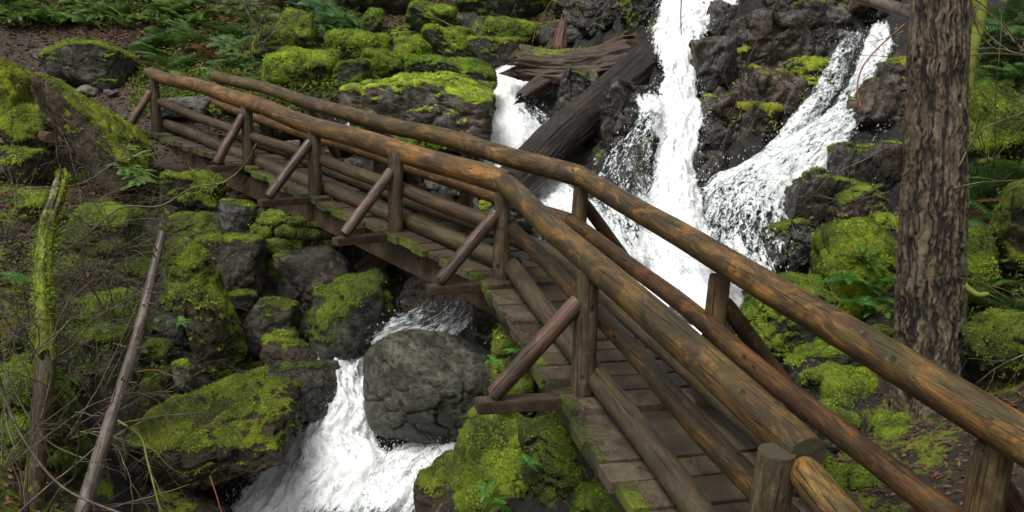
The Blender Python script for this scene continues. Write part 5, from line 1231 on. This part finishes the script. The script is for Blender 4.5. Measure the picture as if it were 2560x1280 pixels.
put_fern(FM[0], 2462, 745, 'upright fern tuft right of the fir above its root', None, .55, tint=(1.6,1.7,1.4)); put_fern(FM[1], 2415, 835, 'drooping narrow fern touching the right side of the fir', None, .6, tint=(1.4,1.5,1.2)); put_fern(FM[2], 2430, 900, 'small bluish fern behind the mossy mound at right', None, .5, tint=(1.1,1.5,1.4)); put_fern(FM[3], 2540, 720, 'fern at the right edge above the moss mounds', None, .8, tint=(1.1,1.2,1))
for k, (x, y, s) in enumerate([(2530,690,.9),(2500,540,1.0),(2545,590,.9),(2490,660,.8),(2555,820,.7)]):
    put_fern(FB[k % 2], x, y, 'rusty dead fern on the right bank', 'dead ferns on the right bank', s, name='withered_fern')
for k, (x, y, d) in enumerate([(2140,640,8.25),(2180,660,8.2),(2120,690,8.05),(2165,710,8.0),(2200,700,8.1),(2190,745,7.9),(2140,750,7.85),(2205,620,8.3),(2160,600,8.4),(2215,770,7.8)]):
    put_fern(FL[k % 3], x, y, 'licorice fern sprouting from the tall moss mound', 'licorice ferns on the tall moss mound', .95, d=d, name='licorice_fern', tint=(.85,1.25,.9))
for k, (x, y, d) in enumerate([(318,415,11.75),(338,440,11.7),(350,425,11.8),(330,392,11.9),(300,395,11.9),(352,452,11.7),(310,372,12)]):
    put_fern(FL[k % 3], x, y, 'small bright fern hanging from the lower end of the leaning slab', 'small ferns on the leaning slab', 1.05, d=d, name='licorice_fern', tint=(2.1,2.0,1.6))
put_fern(FL[0], 452, 800, 'tiny fern in the notch of the tall leaning boulder pair', None, .6, d=8.75, name='licorice_fern', tint=(1.2,1.8,1.5)); put_fern(FL[1], 60, 700, 'small evergreen fern on the brushy left edge', None, 1.1, d=7.2, name='licorice_fern', tint=(1.3,1.7,1.2)); put_fern(FL[2], 250, 812, 'tiny fern on the round moss boulder', None, .6, d=8.3, name='licorice_fern', tint=(1.5,2,1.8))
for k, (x, y, d) in enumerate([(1240,900,7.1),(1260,1010,6.9),(1290,870,7.25),(1215,1220,6.4),(1320,1150,6.3),(1250,1255,6.3)]): put_fern(FL[k % 3], x, y, 'small leafy sprig on the mossy outcrop under the bridge', 'sprigs on the mossy outcrop', .5, d=d, name='licorice_fern', tint=(1.1,1.6,1.0))

# ------------------------------------------------------------------ leaves and low plants
def hits(n, box, rg):
    x = rg.uniform(box[0], box[2], n); y = rg.uniform(box[1], box[3], n)
    v = Fv[None] + Rv[None] * ((x - 1280) / F_PX)[:, None] + Uv[None] * ((640 - y) / F_PX)[:, None]; v = v / v[:, 1:2]
    d = np.full(n, 2.4); ok = np.zeros(n, bool)
    for _ in range(420):
        h = gzs(v[:, 0] * d, d); z = v[:, 2] * d + CAMZ; ok |= z < h; d = np.where(ok, d, d + .07)
    return np.stack([v[:, 0] * d, d, gzs(v[:, 0] * d, d)], 1)[ok]
def world_scatter(n, x0, y0, x1, y1, rg, fn=None):
    x = rg.uniform(x0, x1, n); y = rg.uniform(y0, y1, n)
    if fn is not None:
        k = fn(x, y) > rg.random(n); x, y = x[k], y[k]
    return np.stack([x, y, gzs(x, y)], 1)
WG = wet.reshape(GX.shape); TG = trail.reshape(GX.shape)
dry = lambda x, y: np.clip(1 - 1.3 * bil(WG, gx[0], gy[0], STEP, x, y), 0, 1) * (1 - .55 * bil(TG, gx[0], gy[0], STEP, x, y))
def leaves(name, pts, smin, smax, mat, label, rg, tilt=.35, lift=.012, per=1):
    n = len(pts) * per; pts = np.repeat(pts, per, 0); s = rg.uniform(smin, smax, n)[:, None]
    nn = np.stack([rg.normal(0, tilt, n), rg.normal(0, tilt, n) - .12, np.ones(n)], 1); nn /= np.linalg.norm(nn, axis=1)[:, None]
    t1 = rg.normal(size=(n, 3)); t1 -= (t1 * nn).sum(1)[:, None] * nn; t1 /= np.linalg.norm(t1, axis=1)[:, None]; t2 = np.cross(nn, t1)
    c = pts + np.array([0, 0, lift]) + (rg.normal(size=(n, 3)) * np.array([.05, .05, .03]) * (per > 1)) ; c[:, 2] += (rg.random(n) * lift * 3 if per > 1 else 0)
    V = np.stack([c - t1 * s, c - t1 * s * .3 + t2 * s * .42 + nn * s * .15, c + t1 * s * .5 + t2 * s * .30 + nn * s * .1, c + t1 * s, c + t1 * s * .4 - t2 * s * .34 + nn * s * .12, c - t1 * s * .35 - t2 * s * .42 + nn * s * .1], 1).reshape(-1, 3)
    b = np.arange(n)[:, None] * 6; F = np.concatenate([b + np.array([0, 1, 2, 3]), b + np.array([0, 3, 4, 5])])
    o = mesh_obj(name, V, F, mat, smooth_=False); tag(o, label, kind='stuff'); return o
rg = np.random.default_rng(77)
P1 = world_scatter(60000, -14, 12, 1, 26, rg, dry); leaves('leaf_litter', P1, .025, .066, M_LITTER, 'dead brown leaves strewn over the left slope and trail', rg)
P2 = world_scatter(30000, 1.2, 3, 8, 14, rg, dry); leaves('leaf_litter', P2, .010, .032, M_LITTER, 'dead leaves and bark bits on the right bank and trail', rg)
P3 = world_scatter(16000, -8, 4.5, -1.5, 13, rg, dry); leaves('leaf_litter', P3, .014, .045, M_LITTER, 'brown leaf litter between the stones of the left bank', rg)
hz1 = hits(1500, (380, 20, 900, 300), rg); leaves('low_plants', hz1, .03, .065, M_HERB, 'low green leafy plants on the slope above the bridge', rg, .6, .05, 5)
hz2 = hits(900, (330, 180, 620, 300), rg); leaves('low_plants', hz2, .025, .05, M_HERB, 'bright small plants at the trail edge', rg, .6, .04, 5).color = (1.5, 1.5, 1.2, 1)
hz3 = hits(1500, (2380, 60, 2560, 900), rg); leaves('low_plants', hz3, .015, .035, M_HERB, 'small green plants on the right bank', rg, .6, .03, 5).color = (.8, .9, .7, 1)
hz4 = hits(1200, (0, 430, 480, 1000), rg); leaves('low_plants', hz4, .012, .03, M_HERB, 'sparse green sprouts in the left brush', rg, .6, .03, 4).color = (.8, .85, .6, 1)
hz5 = hits(330, (0, 0, 400, 80), rg); leaves('low_plants', hz5, .03, .07, M_HERB, 'green plants along the top left slope', rg, .6, .08, 6)
frg = random.Random(99)
for k in range(14):
    put_fern(FM[k % 4], frg.uniform(-10, 560), frg.uniform(2, 45), 'drooping sword fern in the row along the upper left slope', 'ferns along the upper left slope', frg.uniform(.8, 1.5), tint=(1.0 + .4 * frg.random(), 1.15, .8))
for k in range(26):
    put_fern(FM[k % 4], frg.uniform(560, 900), frg.uniform(0, 130), 'dark arching fern on the bank above the moss boulders', 'dark ferns above the moss boulders', frg.uniform(.7, 1.3), tint=(.8 + .4 * frg.random(), 1, 1))
for k in range(52):
    put_fern(FM[k % 4] if frg.random() < .8 else FB[k % 2], frg.uniform(2400, 2570), frg.uniform(40, 900), 'sword fern on the steep right bank behind the fir', 'ferns on the steep right bank', frg.uniform(.35, .85), tint=(1.0 + .3 * frg.random(), 1.1, 1.0))
for k in range(22):
    put_fern(FM[k % 4] if frg.random() < .6 else FB[k % 2], frg.uniform(0, 420), frg.uniform(470, 1000), 'small sword fern in the brush of the left bank', 'ferns in the left brush', frg.uniform(.25, .5), tint=(.9, 1.0, .8))
# right bank moss mounds
R((2460,790,2640,960), 5.9, .62, 'shaggy moss mound at the right edge above the trail', tint=(.75,.75,.5), rough=1.7, mat=M_BROWN)
R((2400,230,2520,420), 9.2, .85, 'moss-covered bank rock right of the hanging limb', tint=(.9,1,.7), mat=M_BROWN)
R((2420,380,2500,500), 9.0, .3, 'grey rock face peeking right of the fir trunk', mat=M_ROCK)
R((2385,600,2470,760), 7.2, .85, 'bright mossy hump touching the right side of the fir', tint=(1,1.1,.7), mat=M_BROWN)
R((2500,480,2640,700), 7.2, .7, 'brown mossy mound under the ferns at the right edge', tint=(.8,.8,.6), mat=M_BROWN)
# leaf scraps and needles on the deck
rr = []
for _ in range(2600):
    k = int(rg.integers(0, 6)); t = rg.random(); a = path[k].lerp(path[k + 1], t); b_ = fpath[k].lerp(fpath[k + 1], t); sgn = rg.choice([-.10, -.06, .16, .22, .86, .5]) + rg.normal() * .07; q = a.lerp(b_, float(sgn)); rr.append((q.x, q.y, hz[k] + (hz[k + 1] - hz[k]) * t + .004))
leaves('leaf_litter', np.array(rr), .005, .019, M_LITTER, 'leaf scraps and needles caught along the deck edges', rg, .25, .006)
